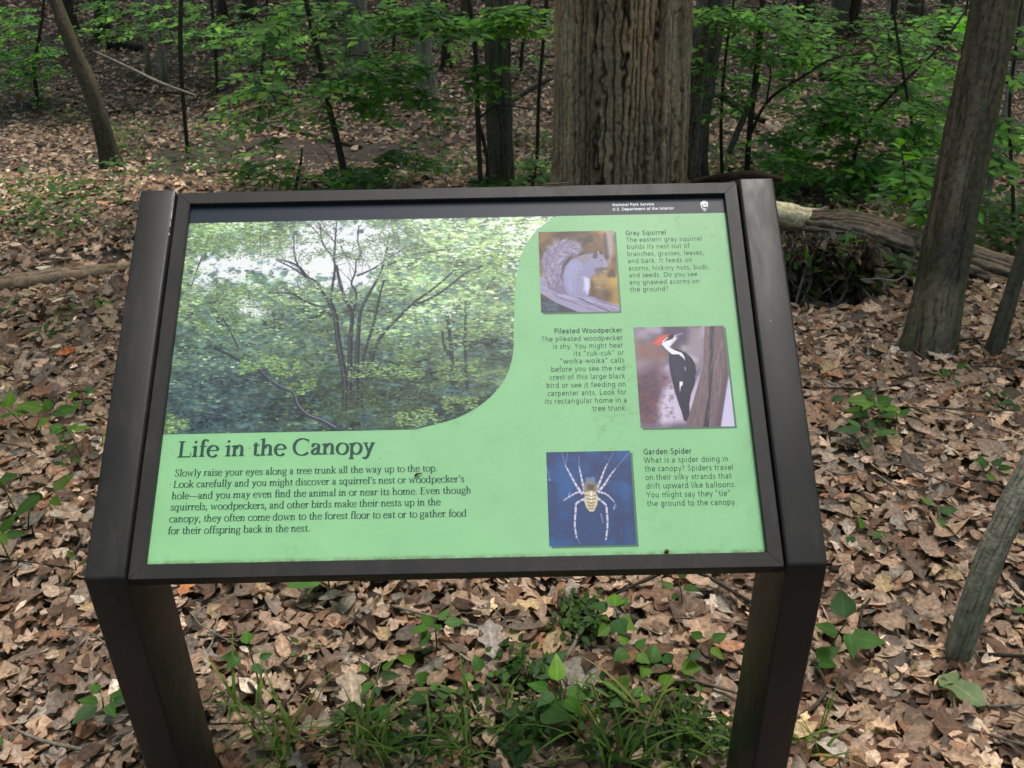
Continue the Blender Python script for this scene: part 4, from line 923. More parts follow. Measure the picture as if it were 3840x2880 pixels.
# ================================================================ trees
def trunk_from(pixels, top=6.0, w2h=1.0):
    """pixels: list of (px, py, yc, width_px) bottom first -> world points with radii, run on upward to height top above the last"""
    pts = []
    for px, py, yc, wpx in pixels:
        p = A(px, py, yc); dist = np.linalg.norm(p - CAMLOC) * abs((RC.T @ (p - CAMLOC))[2]) / np.linalg.norm(p - CAMLOC)
        pts.append([*p, wpx * U / FPX * dist / 2])
    return pts
def fit(pixels):
    d = G(pixels[0][0], pixels[0][1])[1] - CAMLOC[1] - pixels[0][2]
    return [(a, b, c + d, w_) for a, b, c, w_ in pixels]
def tree(name, pixels, label, bark, nu=20, nv=40, amp=.006, freq=10, vf=3, up=5.0, group=None, moss=.15, seed=0, dx=0, dy=0, flare=(.12, .5, 3), cat='tree', rough=.05, furrow=.12, taper=.8):
    pixels = fit(pixels)
    pts = trunk_from(pixels)
    # root end: down to the ground and a little into it
    b = pts[0]; g = float(ground(b[0], b[1]))
    if b[2] > g:
        nx = pts[1]; s = (b[2] - g) / max(nx[2] - b[2], .2)
        pts.insert(0, [b[0] - (nx[0] - b[0]) * s * .6, b[1] - (nx[1] - b[1]) * s * .6, g - .06, b[3] * 1.05])
    else:
        pts[0][2] = g - .06
    t = pts[-1]; q = pts[-2]; d = np.array(t[:3]) - np.array(q[:3]); d /= np.linalg.norm(d)
    d = d * .6 + np.array([dx, dy, .6]); d /= np.linalg.norm(d)
    if up > 0:
        for k in (.35, .7, 1.0):
            pts.append([*(np.array(t[:3]) + d * up * k + np.array([random.uniform(-.04, .04) * up, random.uniform(-.04, .04) * up, 0]) * k), t[3] * (1 - (1 - taper) * k)])
    base = np.array([pts[0][0], pts[0][1], float(ground(pts[0][0], pts[0][1]))])
    o = thing(name, tuple(base), label, cat, group)
    mb = MB(); c1, c2 = bark
    L = sum(np.linalg.norm(np.array(a[:3]) - np.array(b_[:3])) for a, b_ in zip(pts, pts[1:]))
    tube(mb, pts, nu, nv, amp, freq, vf, c1, c2, moss, seed, rough, flare, furrow)
    mb.build('trunk', M_BARK, o)
    return o, pts
GREY = ((.155, .13, .105), (.05, .038, .028)); BROWN = ((.13, .095, .068), (.032, .022, .015)); DARK = ((.055, .045, .034), (.022, .017, .012)); PALE = ((.24, .215, .18), (.10, .085, .07)); OLIVE = ((.085, .075, .05), (.04, .033, .022))
# the big oak behind the sign
oak, oak_pts = tree('oak_tree', [(1338, 462, 5.5, 278), (1337, 395, 5.5, 274), (1338, 300, 5.5, 275), (1342, 200, 5.5, 278), (1345, 100, 5.5, 280), (1348, 0, 5.5, 284)],
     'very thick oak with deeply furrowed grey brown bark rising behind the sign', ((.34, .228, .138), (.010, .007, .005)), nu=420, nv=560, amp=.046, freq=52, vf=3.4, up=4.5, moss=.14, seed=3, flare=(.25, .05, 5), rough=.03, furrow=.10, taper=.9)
tree('leaning_tree', [(2000, 772, 2.75, 112), (2010, 730, 2.80, 104), (2030, 620, 2.95, 100), (2055, 480, 3.05, 102), (2085, 330, 3.2, 100), (2118, 170, 3.35, 98), (2152, 0, 3.5, 97)],
     'brown tree leaning right at the right side with finely ridged bark and flared foot', ((.085, .066, .044), (.020, .015, .010)), nu=110, nv=320, amp=.0075, freq=26, vf=9, up=5, moss=.5, seed=12, dx=.1, flare=(.10, .25, 4), rough=.04)
tree('young_tree', [(2066, 1430, 1.95, 62), (2085, 1365, 1.95, 58), (2110, 1285, 1.97, 58), (2140, 1205, 2.0, 58), (2178, 1115, 2.04, 58), (2225, 1020, 2.08, 58)],
     'slim mossy young tree leaning out of the right edge in the foreground', ((.26, .235, .18), (.07, .06, .045)), nu=64, nv=160, amp=.003, freq=16, vf=14, up=3, moss=.45, seed=15, dx=.5, flare=(.05, .2, 3), rough=.05)
tree('young_tree', [(2146, 775, 2.8, 36), (2160, 720, 2.82, 32), (2180, 650, 2.86, 31), (2205, 570, 2.9, 30), (2240, 460, 2.95, 29)],
     'slim olive young tree at the right edge beside the leaning brown tree', OLIVE, nu=32, nv=60, amp=.002, freq=10, vf=8, up=3, seed=17, dx=.35)
tree('young_tree', [(2108, 500, 4.6, 16), (2128, 440, 4.6, 14), (2143, 380, 4.65, 14), (2160, 300, 4.7, 13), (2185, 170, 4.8, 13)],
     'thin pale stem just behind the leaning brown tree', PALE, nu=16, nv=30, amp=.001, freq=6, up=3, seed=18)
tree('curved_tree', [(245, 368, 6.6, 46), (236, 335, 6.6, 40), (222, 280, 6.62, 37), (206, 225, 6.65, 36), (185, 165, 6.7, 34), (158, 105, 6.75, 30), (138, 50, 6.8, 28), (118, 0, 6.85, 26)],
     'dark curving young tree on the left bent at its mossy foot', ((.085, .070, .048), (.035, .028, .019)), nu=48, nv=140, amp=.004, freq=14, vf=6, up=4, moss=.4, seed=21, dx=-.25, flare=(.10, .55, 2))
tree('furrowed_tree', [(1492, 400, 6.9, 66), (1497, 320, 6.9, 58), (1506, 230, 6.95, 58), (1520, 120, 7.0, 62), (1540, 0, 7.1, 66)],
     'grey furrowed tree half hidden behind the right side of the big oak', GREY, nu=90, nv=180, amp=.016, freq=18, vf=4, up=5, seed=24, dx=.15)
tree('furrowed_tree', [(1081, 410, 6.8, 58), (1081, 330, 6.8, 54), (1078, 240, 6.8, 55), (1076, 130, 6.85, 54), (1074, 0, 6.9, 53)],
     'mid sized grey brown tree just left of the big oak', ((.14, .115, .085), (.045, .034, .024)), nu=90, nv=180, amp=.010, freq=18, vf=4, up=5, moss=.25, seed=27)
tree('sapling_pole', [(405, 332, 6.7, 9), (399, 260, 6.7, 9), (393, 180, 6.72, 9.5), (389, 90, 6.75, 10), (391, 0, 6.8, 10)], 'straight dark pencil thin stem right of the curving tree', DARK, 10, 30, 0, up=3, seed=31, flare=None)
tree('sapling_pole', [(320, 165, 11.2, 12), (317, 110, 11.2, 11), (308, 40, 11.25, 11), (300, 0, 11.3, 11)], 'left stem of a pair of pale slender trees on the far slope', PALE, 12, 24, .002, 6, up=4, seed=32)
tree('sapling_pole', [(352, 178, 11.0, 16), (349, 110, 11.0, 14), (340, 45, 11.05, 14), (330, 0, 11.1, 14)], 'right thicker stem of a pair of pale slender trees on the far slope', PALE, 14, 24, .002, 6, up=4, seed=33)
tree('distant_tree', [(152, 62, 12.6, 28), (147, 20, 12.6, 24), (143, -15, 12.6, 24)], 'dark far trunk seen behind the curving tree', DARK, 24, 24, .008, 8, up=5, seed=34)
tree('distant_tree', [(221, 72, 12.4, 30), (217, 20, 12.4, 27), (214, -15, 12.4, 27)], 'dark far trunk standing right of the curving tree top', DARK, 24, 24, .008, 8, up=5, seed=35)
tree('distant_tree', [(772, 146, 11.6, 66), (767, 80, 11.6, 58), (762, 0, 11.65, 58)], 'broad pale trunk on the far slope above the header of the sign', PALE, 60, 90, .014, 14, 3, up=5, seed=36)
tree('distant_tree', [(922, 205, 10.4, 42), (916, 120, 10.4, 34), (907, 0, 10.5, 33)], 'pale grey trunk between the broad pale trunk and the mid sized tree', PALE, 40, 60, .008, 10, 3, up=5, seed=37)
tree('distant_tree', [(965, 148, 11.4, 20), (962, 80, 11.4, 17), (960, 0, 11.4, 17)], 'thin dark trunk close behind the pale grey trunk', DARK, 16, 24, .004, 6, up=5, seed=38)
tree('distant_tree', [(1752, 52, 13.2, 34), (1744, 0, 13.2, 30), (1742, -25, 13.2, 30)], 'dark far trunk on the hilltop, leftmost right of the big oak', DARK, 24, 24, .008, 8, up=5, seed=39)
tree('distant_tree', [(1815, 56, 13.2, 40), (1817, 0, 13.2, 34), (1818, -20, 13.2, 34)], 'grey far trunk, thicker one of a close pair on the hilltop', GREY, 28, 24, .010, 8, up=5, seed=40)
tree('distant_tree', [(1845, 62, 12.9, 24), (1850, 0, 12.9, 20), (1852, -20, 12.9, 20)], 'dark far trunk, thinner one of a close pair on the hilltop', DARK, 20, 24, .006, 8, up=5, seed=41)
tree('distant_tree', [(1922, 88, 12.3, 16), (1928, 40, 12.3, 14), (1934, 0, 12.3, 14)], 'slender far trunk between the hilltop pair and the leaning tree', DARK, 14, 24, .003, 6, up=5, seed=42)
tree('distant_tree', [(1976, 40, 13.6, 40), (1980, 0, 13.6, 34), (1982, -20, 13.6, 34)], 'grey brown far trunk, highest on the hill left of the leaning tree', BROWN, 28, 24, .010, 8, up=5, seed=43)
tree('distant_tree', [(2044, 82, 12.3, 34), (2046, 30, 12.3, 29), (2048, 0, 12.3, 29)], 'far trunk just left of the top of the leaning tree', BROWN, 28, 24, .010, 8, up=5, seed=44)
tree('distant_tree', [(705, 60, 12.9, 34), (702, 10, 12.9, 30), (700, -20, 12.9, 30)], 'dark far trunk left of the broad pale trunk', DARK, 24, 24, .008, 8, up=5, seed=45)
tree('distant_tree', [(540, 30, 13.6, 34), (538, 0, 13.6, 30), (537, -25, 13.6, 30)], 'dark far trunk at the top left of the middle saplings', DARK, 24, 24, .008, 8, up=5, seed=46)
tree('distant_tree', [(480, 40, 13.4, 20), (478, 0, 13.4, 18), (477, -25, 13.4, 18)], 'thin dark far trunk at the top right of the straight thin stem', DARK, 20, 24, .006, 8, up=5, seed=47)
tree('distant_tree', [(1010, 64, 12.6, 30), (1008, 20, 12.6, 28), (1006, -20, 12.6, 28)], 'brown far trunk behind the twin stems left of the big oak', BROWN, 24, 24, .008, 8, up=5, seed=48)
tree('tree_stump', [(1792, 182, 10.6, 42), (1792, 165, 10.6, 40), (1792, 150, 10.6, 36)], 'short dark rotten stump on the slope right of the big oak', DARK, 28, 24, .02, 7, 6, up=0, seed=49, cat='stump')
for px, y0, y1, yc, label in ((1124, 152, 40, 9.2, 'thin dark stem crossing the gap between mid sized tree and big oak, left one'), (1160, 350, 62, 6.9, 'thin dark stem hugging the left side of the big oak')):
    tree('sapling_pole', [(px, y0, yc, 9), (px + (4 if y0 > 200 else 5), (y0 + y1) / 2, yc, 8), (px + 16, y1, yc, 8), (px + 20, 0, yc, 8)], label, DARK, 10, 24, 0, up=3, seed=50 + px, flare=None)

# ================================================================ fallen wood
def log(name, pix, label, cat, bark, nu=16, nv=50, amp=.003, freq=8, vf=6, lift=.3, moss=.1, seed=0, rough=.08, dead=True):
    """pix: (px, py, width_px[, yc]); lies on the ground unless a distance is given"""
    pts = []
    for q in pix:
        p = G(q[0], q[1]) if len(q) < 4 else A(q[0], q[1], q[3])
        r = q[2] * U / FPX * np.linalg.norm(p - CAMLOC) / 2
        if len(q) < 4: p = gz(p); p[2] += r * lift
        pts.append([*p, r])
    m = pts[len(pts) // 2]; base = (m[0], m[1], m[2])
    o = thing(name, base, label, cat)
    mb = MB(); tube(mb, pts, nu, nv, amp, freq, vf, bark[0], bark[1], moss, seed, rough)
    mb.build('trunk' if cat == 'log' else 'stem', M_BARK, o)
    return o, pts
log('fallen_log', [(-60, 645, 34), (40, 630, 36), (140, 615, 35), (230, 602, 31), (300, 594, 26), (360, 590, 18)], 'weathered tan fallen log lying left of the sign', 'log', ((.27, .19, .125), (.09, .05, .03)), 32, 120, .006, 7, 5, 1.0, .05, 61, .16)
log('fallen_branch', [(222, 250, 6), (270, 243, 8), (370, 252, 8), (480, 265, 8), (580, 276, 9), (680, 298, 10), (780, 322, 10)], 'long dark fallen branch lying across the slope right of the curving tree', 'branch', DARK, 10, 60, .001, 5, 5, .7, .2, 62)
log('fallen_branch', [(100, 194, 5), (210, 193, 6), (320, 199, 6), (430, 209, 6)], 'dark fallen branch lying level on the slope behind the curving tree', 'branch', DARK, 10, 40, .001, 5, 5, .7, .1, 63)
log('fallen_branch', [(202, 110, 4, 10.2), (250, 132, 4, 9.7), (292, 152, 5, 9.2), (345, 178, 6, 8.7), (425, 207, 4, 8.1)], 'bare pale branch slanting down across the slope', 'branch', PALE, 8, 40, 0, 5, 5, .7, 0, 64)
log('fallen_log', [(236, 104, 20), (275, 106, 18), (320, 112, 15)], 'short black hollow log end high on the left slope', 'log', ((.02, .016, .012), (.008, .007, .005)), 16, 30, .01, 5, 5, .6, .1, 65)
log('fallen_branch', [(500, 338, 5), (540, 322, 6), (572, 304, 5)], 'short dark crooked branch on the cut bank above the sign', 'branch', DARK, 8, 20, 0, 5, 5, .6, 0, 66)
log('fallen_branch', [(548, 215, 9), (572, 220, 10), (602, 222, 5)], 'short grey broken branch on the slope in the middle left', 'branch', GREY, 8, 20, .002, 5, 5, .6, 0, 67)
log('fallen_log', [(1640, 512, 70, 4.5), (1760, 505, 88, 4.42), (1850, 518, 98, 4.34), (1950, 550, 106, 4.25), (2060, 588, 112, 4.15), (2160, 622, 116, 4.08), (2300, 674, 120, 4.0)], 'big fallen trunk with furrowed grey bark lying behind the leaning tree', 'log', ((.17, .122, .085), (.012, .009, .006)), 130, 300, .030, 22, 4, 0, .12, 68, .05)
lg, _ = log('bare_log', [(1600, 446, 42, 4.3), (1690, 462, 46, 4.36), (1740, 472, 44, 4.46), (1800, 484, 40, 4.62), (1850, 500, 34, 4.8)], 'pale yellow barkless log end just right of the sign top', 'log', ((.80, .66, .42), (.45, .28, .14)), 32, 60, .006, 5, 3, 0, 0, 69, .10)
log('fallen_branch', [(1860, 604, 3, 3.55), (1900, 602, 3, 3.5), (1940, 604, 3.2, 3.45), (1962, 588, 3, 3.45), (1975, 552, 2.6, 3.45)], 'thin pale curved twig hooked up beside the leaning tree', 'twig', PALE, 8, 30, 0, 5, 5, .7, 0, 70)
log('fallen_branch', [(1325, 1500, 8), (1420, 1506, 11), (1500, 1512, 11), (1580, 1524, 12), (1680, 1540, 11), (1790, 1548, 9)], 'grey lichen spotted branch lying under the sign and behind its right post', 'branch', ((.17, .16, .14), (.07, .065, .055)), 14, 60, .0012, 6, 20, .8, .1, 71)
log('fallen_branch', [(1175, 1570, 6), (1240, 1584, 8), (1290, 1625, 8), (1340, 1690, 8)], 'brown stick among the grass at the bottom of the picture', 'stick', GREY, 10, 40, .001, 5, 15, .8, .1, 72)
log('fallen_branch', [(1738, 874, 6), (1792, 887, 6), (1850, 884, 5), (1918, 868, 3)], 'dark bent stick right of the sign post', 'stick', DARK, 8, 30, 0, 5, 5, .8, 0, 73)
log('fallen_branch', [(-10, 985, 6), (30, 970, 6), (60, 945, 4)], 'dark stick at the left edge', 'stick', DARK, 8, 20, 0, 5, 5, .8, 0, 74)
log('fallen_branch', [(1120, 1250, 5), (1190, 1254, 6), (1275, 1262, 6), (1340, 1262, 4)], 'dark twig just under the lower rail of the sign', 'stick', DARK, 8, 20, 0, 5, 5, .8, 0, 75)
log('fallen_branch', [(1110, 215, 12, 9.6), (1150, 190, 12, 9.4), (1190, 168, 11, 9.2)], 'grey log end leaning on the slope just left of the big oak', 'log', GREY, 14, 30, .004, 6, 5, 0, .1, 76)
log('fallen_branch', [(1575, 330, 12, 6.4), (1600, 270, 13, 6.5), (1622, 215, 12, 6.6), (1640, 180, 9, 6.7)], 'curved dead limb standing among the saplings right of the big oak', 'branch', ((.10, .085, .065), (.04, .03, .022)), 14, 40, .003, 6, 5, 0, .2, 77)
log('fallen_branch', [(1555, 205, 16, 7.4), (1600, 235, 15, 7.2), (1650, 262, 12, 7.0)], 'dark fallen limb in the shade right of the big oak', 'branch', DARK, 12, 30, .003, 6, 5, 0, .2, 78)
log('fallen_branch', [(1500, 396, 16, 6.2), (1560, 384, 17, 6.1), (1630, 378, 15, 6.0), (1690, 388, 9, 5.9)], 'rotten reddish log behind the top right corner of the sign', 'log', ((.075, .045, .03), (.02, .014, .01)), 16, 40, .012, 6, 4, 0, .1, 79)
# root plate of the fallen trunk hung with dead vines and rootlets
rp = thing('root_mass', tuple(gz(A(1790, 600, 4.1))), 'tangle of dead roots and vines hanging from the fallen trunk beside the sign', 'roots')
mb = MB()
for k in range(150):
    x0, y0 = random.uniform(1690, 1890), random.triangular(490, 600, 515); yc = random.uniform(3.85, 4.12)
    p = A(x0, y0, yc); ln_ = random.uniform(.15, .6); pts = [[*p, .0022]]
    dx_, dy_ = random.gauss(0, .13), random.gauss(-.08, .10)
    for j in (.33, .66, 1):
        z = p[2] - ln_ * j; pts.append([p[0] + dx_ * j + random.gauss(0, .05), p[1] + dy_ * j + random.gauss(0, .05), max(z, float(ground(p[0], p[1])) + .01), .0022 * (1.15 - j) * random.choice([.8, 1, 1.3, 2.4, 4])])
    c = random.choice([(.10, .075, .05), (.16, .13, .10), (.06, .045, .03), (.22, .19, .16), (.05, .05, .03)])
    tube(mb, pts, 6, 10, 0, col=c, col2=c)
mb.build('rootlets', M_TWIG, rp)
mb = MB(); K = 1700
q = [A(random.uniform(1685, 1890), random.triangular(505, 660, 560), random.uniform(3.8, 4.15)) for _ in range(K)]
D, N = rand_dirs(K, .9); D[:, 2] -= .7
leaves(mb, 'oval', 4, np.array(q), D, N, rng.uniform(.03, .075, K), rng.uniform(.3, .6, K), LIT[rng.choice(len(LIT), K, p=LITP)] * rng.uniform(.12, .5, (K, 1)), rng.normal(.1, .3, K), rng.normal(.2, .4, K), rng.normal(.3, .6, K), rng.normal(0, .6, K))
mb.build('dead_leaves', M_LITTER, rp)

mb = MB(); K = 260
q = [A(random.uniform(1690, 1900), random.triangular(500, 650, 600), random.uniform(3.75, 4.05)) for _ in range(K)]
D, N = rand_dirs(K, .6)
leaves(mb, 'ovate', 5, np.array(q), D, N, rng.uniform(.025, .06, K), rng.uniform(.45, .65, K), np.array([.05, .12, .02]) * rng.uniform(.6, 1.5, (K, 1)), rng.normal(.1, .1, K), rng.normal(-.1, .1, K), rng.normal(.1, .1, K), rng.normal(0, .2, K))
mb.build('vine_leaves', M_LEAF, rp)
# twigs strewn through the litter
mb = MB()
for k in range(620):
    yc = random.uniform(.6, 9) if k % 3 else random.uniform(.6, 3.5); x = random.uniform(-1, 1) * (.9 + yc * .62); y = yc + CAMLOC[1]; a = random.uniform(0, PI); L = random.uniform(.05, .28) * (1 + yc * .08)
    r = random.choice([.0012, .0016, .0022, .0034]) * (1 + yc * .10); bend = random.gauss(0, .18) * L; pts = []
    for j in (-.5, 0, .5):
        px_ = x + math.cos(a) * L * j - math.sin(a) * bend * (.25 - j * j) * 4; py_ = y + math.sin(a) * L * j + math.cos(a) * bend * (.25 - j * j) * 4
        pts.append([px_, py_, float(ground(px_, py_)) + random.uniform(.025, .05), r * (1 - .3 * j)])
    c = np.array(random.choice([(.06, .045, .03), (.10, .08, .06), (.16, .14, .11), (.035, .028, .02)]))
    tube(mb, pts, 6, 7, 0, col=c, col2=c)
tag(mb.build('twig_litter', M_TWIG), 'thin dead twigs strewn through the fallen leaves', 'twigs', kind='stuff')
# ================================================================ understorey saplings: trunk, branches and foliage
GRN = np.array([[.060, .155, .018], [.046, .122, .018], [.095, .195, .020], [.034, .092, .024], [.066, .160, .032]])
def nrm(v): return v / max(np.linalg.norm(v), 1e-9)
def spray(mbL, mbT, p0, d, length, n, leaf, tone=1.0, kind='ovate', rat=.55, droop=.15, colr=None):
    """a flat spray: a twig from p0 along d with alternate leaves lying near the horizontal"""
    d = nrm(np.array([d[0], d[1], d[2] * .5])); side = nrm(np.cross(d, [0, 0, 1]))
    t = np.linspace(.12, 1, n)
    P = p0[None] + d[None] * (t * length)[:, None]; P[:, 2] -= droop * length * t ** 2
    sg = np.where(np.arange(n) % 2 == 0, 1, -1) * 1.0; sg[-1] = 0
    D = d[None] * rng.uniform(.45, .8, n)[:, None] + side[None] * sg[:, None]
    D[:, 2] += rng.normal(-.10, .13, n); D[-1] = d
    N = np.stack([rng.normal(0, .2, n), rng.normal(0, .2, n), np.ones(n)], 1)
    L = leaf * rng.uniform(.6, 1.2, n) * (1 - .25 * t)
    C = (GRN if colr is None else colr)[rng.integers(0, 5, n) % len(GRN if colr is None else colr)] * rng.uniform(.75, 1.3, (n, 1)) * tone
    leaves(mbL, kind, 5, P, D, N, L, np.full(n, rat) * rng.uniform(.85, 1.15, n), C, rng.normal(.12, .12, n), rng.normal(-.15, .15, n), rng.normal(.1, .2, n), rng.normal(0, .25, n))
    tube(mbT, [[*p0, .0035 + .0015 * length], [*(p0 + d * length * .5 - [0, 0, droop * length * .25]), .0025], [*(p0 + d * length - [0, 0, droop * length]), .0012]], 6, 6, 0, col=(.06, .055, .035), col2=(.06, .055, .035))
def sapling(name, pixels, regions, label, leaf=.08, tone=1.0, bark=DARK, up=2.0, dx=0, kind='ovate', rat=.55, seed=0, cat='sapling', limbs=()):
    """pixels: the stem bottom first (px, py, yc, width); regions: (x0, y0, x1, y1, yc0, yc1, sprays, leaves per spray)"""
    random.seed(seed + 1)
    sh = G(pixels[0][0], pixels[0][1])[1] - CAMLOC[1] - pixels[0][2]
    pixels = [(a, b_, c + sh, w_) for a, b_, c, w_ in pixels]; limbs = [[(a, b_, c + sh, w_) for a, b_, c, w_ in lm] for lm in limbs]
    leaf *= 1.25; tone *= 1.7
    pts = trunk_from(pixels); b = pts[0]; g = float(ground(b[0], b[1]))
    if b[2] > g + .02: pts.insert(0, [b[0], b[1], g - .03, b[3] * 1.1])
    t = np.array(pts[-1][:3]); q = np.array(pts[-2][:3]); d = nrm(nrm(t - q) + [dx, 0, .4])
    if up > 0: pts += [[*(t + d * up * .5), pts[-1][3] * .8], [*(t + d * up), pts[-1][3] * .5]]
    o = thing(name, (pts[0][0], pts[0][1], float(ground(pts[0][0], pts[0][1]))), label, cat)
    mT = MB(); C, R = tube(mT, pts, 12, 40, .0015, 6, 8, bark[0], bark[1], .2, seed, .04); mL = MB()
    for limb in limbs:
        lp = trunk_from(limb); j = np.argmin(np.linalg.norm(C - np.array(lp[0][:3]), axis=1)); lp[0][:3] = list(C[j]); tube(mT, lp, 8, 24, 0, col=bark[0], col2=bark[1])
        C = np.concatenate([C, smooth_path(lp, 12)[0]])
    spots = []
    for (x0, y0, x1, y1, c0, c1, ns, nl) in regions:
        for k in range(max(2, int(ns * .92))):
            p = A(random.uniform(x0, x1), random.uniform(y0, y1), random.uniform(c0, c1) + sh)
            g = float(ground(p[0], p[1]))
            if p[2] < g + .06: p[2] = g + random.uniform(.06, .2)
            spots.append((np.min(np.linalg.norm(C - p, axis=1)), k, nl, p))
    spots.sort(key=lambda q_: q_[:2])
    for dm, _, nl, p in spots:                                     # nearest first, so far twigs spring from nearer ones
        j = np.argmin(np.linalg.norm((C - p) * [1, 1, 1.6], axis=1)); src = C[j].copy(); h = p - src; h[2] *= .3
        dirn = nrm(nrm(h) + np.array([random.gauss(0, .5), random.gauss(0, .5), 0])); dirn[2] *= .5
        L = leaf * nl * .30
        start = p - dirn * L * .5
        spray(mL, mT, start, dirn, L, nl, leaf * random.uniform(.8, 1.15), tone * math.exp(random.gauss(0, .25)), kind, rat)
        dist = np.linalg.norm(start - src)
        if True:
            mid = (src + start) / 2 + np.array([random.gauss(0, .07), random.gauss(0, .07), .06 + random.gauss(0, .05)]) * dist
            tube(mT, [[*src, .0028 + .002 * dist], [*mid, .0026 + .001 * dist], [*start, .0024]], 6, 8, 0, col=bark[0], col2=bark[1])
        C = np.concatenate([C, [start, p]])
    mT.build('trunk', M_BARK, o)
    mL.build('foliage', M_LEAF, o)
    return o
sapling('leafy_sapling', [(82, 222, 6.4, 9), (74, 150, 6.4, 8), (88, 60, 6.4, 7), (95, 0, 6.4, 6)], [(-20, 15, 75, 125, 5.9, 6.9, 70, 9), (30, 100, 125, 170, 6.1, 6.7, 44, 8), (-10, 150, 70, 195, 6, 6.6, 22, 8), (60, 178, 95, 225, 6.2, 6.6, 9, 7)],
        'bushy bright green sapling at the far left edge of the picture', .068, 1.5, seed=1)
sapling('leafy_sapling', [(148, 120, 6.75, 7), (150, 90, 6.7, 5), (160, 60, 6.65, 4)], [(135, 40, 190, 90, 6.4, 6.7, 6, 5)], 'few large pale leaves sprouting beside the curving tree', .10, 1.5, up=.4, seed=2)
sapling('leafy_sapling', [(470, 205, 8.6, 7), (466, 120, 8.6, 7), (460, 40, 8.6, 7)], [(180, 0, 430, 75, 8, 9.4, 60, 8), (400, 5, 640, 110, 8, 9.2, 80, 8), (420, 90, 600, 160, 8.3, 9, 20, 7)], 'loose spreading sapling with leaves across the top left of the picture', .085, 1.1, seed=3)
sapling('leafy_sapling', [(754, 425, 6.0, 18), (748, 395, 6.0, 16), (732, 318, 6.05, 14), (710, 228, 6.1, 13), (690, 130, 6.15, 12), (672, 50, 6.2, 12), (660, 0, 6.2, 11)],
        [(480, 225, 720, 275, 5.6, 6.3, 12, 8), (520, 70, 740, 200, 5.6, 6.6, 26, 8), (700, 110, 930, 190, 5.8, 6.6, 44, 9), (760, 170, 960, 250, 5.8, 6.5, 34, 8), (560, 0, 1000, 75, 5.7, 6.6, 50, 8), (480, 190, 620, 240, 5.8, 6.2, 9, 8)],
        'slim dark sapling with flat layered leaf sprays above the middle of the sign', .085, .95, seed=4, dx=-.2)
sapling('leafy_sapling', [(1040, 420, 5.9, 13), (1038, 390, 5.9, 11), (1032, 250, 5.95, 11), (1028, 130, 6.0, 11), (1020, 50, 6.0, 10), (1012, 0, 6.0, 9)],
        [(780, 15, 1010, 75, 5.5, 6.2, 34, 8), (980, 15, 1190, 75, 5.6, 6.3, 34, 8), (1020, 140, 1080, 215, 5.7, 6.0, 11, 6), (1060, 10, 1190, 45, 5.6, 6.1, 12, 8)],
        'dark straight sapling with a leafy top left of the big oak', .09, 1.1, seed=5, limbs=([(1036, 250, 5.95, 8), (1050, 330, 5.95, 8), (1056, 410, 5.9, 8)], [(1030, 44, 6.0, 5), (1100, 42, 5.95, 4), (1185, 32, 5.9, 3)], [(1035, 248, 5.9, 5), (1070, 230, 5.9, 4), (1150, 236, 5.9, 3)]))
sapling('leafy_sapling', [(640, 432, 5.0, 7), (640, 400, 5.0, 6), (650, 350, 5.0, 5)], [(520, 345, 640, 390, 4.7, 5.4, 10, 8), (620, 360, 860, 412, 4.6, 5.4, 26, 8), (820, 330, 960, 380, 4.8, 5.4, 16, 8), (560, 260, 700, 330, 5.2, 5.8, 6, 8)], 'low spreading green sapling just behind the top rail of the sign', .075, .85, up=.1, seed=6)
sapling('leafy_sapling', [(1150, 415, 5.0, 6), (1152, 390, 5.0, 5), (1156, 372, 5.0, 4)], [(1010, 385, 1180, 405, 4.8, 5.2, 14, 7), (1130, 345, 1195, 395, 4.9, 5.4, 14, 7)], 'small bluish green seedling clump at the left foot of the big oak', .075, .75, up=.05, seed=7)
sapling('leafy_sapling', [(1612, 400, 5.2, 14), (1613, 375, 5.2, 12), (1618, 295, 5.25, 12), (1630, 190, 5.3, 13), (1640, 100, 5.35, 13), (1648, 0, 5.4, 13)],
        [(1490, 25, 1720, 90, 4.9, 5.8, 34, 8), (1490, 60, 1600, 150, 5, 5.8, 14, 7), (1640, 70, 1780, 140, 5.0, 5.9, 26, 8), (1500, 230, 1600, 260, 5.1, 5.6, 7, 7), (1490, 140, 1560, 155, 5.0, 5.5, 6, 6), (1620, 290, 1720, 340, 4.9, 5.4, 10, 8)],
        'dark forked sapling just right of the big oak with bright leaves', .080, 1.35, seed=8, limbs=([(1618, 292, 5.25, 8), (1662, 215, 5.2, 7), (1735, 165, 5.15, 6), (1808, 123, 5.1, 5), (1870, 117, 5.1, 3)], [(1662, 215, 5.2, 5), (1660, 135, 5.2, 4), (1640, 110, 5.25, 3)], [(1656, 52, 5.35, 6), (1680, 25, 5.3, 6), (1700, 0, 5.3, 6)]))
sapling('leafy_sapling', [(1850, 425, 4.6, 9), (1848, 330, 4.7, 8), (1880, 260, 4.75, 7), (1950, 180, 4.8, 6), (2030, 100, 4.85, 5)],
        [(1680, 230, 1860, 345, 4.3, 5.2, 38, 8), (1800, 130, 2020, 240, 4.4, 5.4, 54, 9), (1760, 190, 1900, 270, 4.4, 5.2, 30, 9), (1900, 220, 2040, 330, 4.2, 5.0, 36, 8), (1640, 330, 1790, 410, 4.3, 5.0, 26, 8), (1780, 330, 1930, 420, 4.2, 4.8, 32, 8), (1780, 60, 1980, 120, 4.6, 5.6, 12, 8)],
        'wide dense leafy sapling filling the space left of the leaning tree', .078, 1.15, seed=9, up=.6)
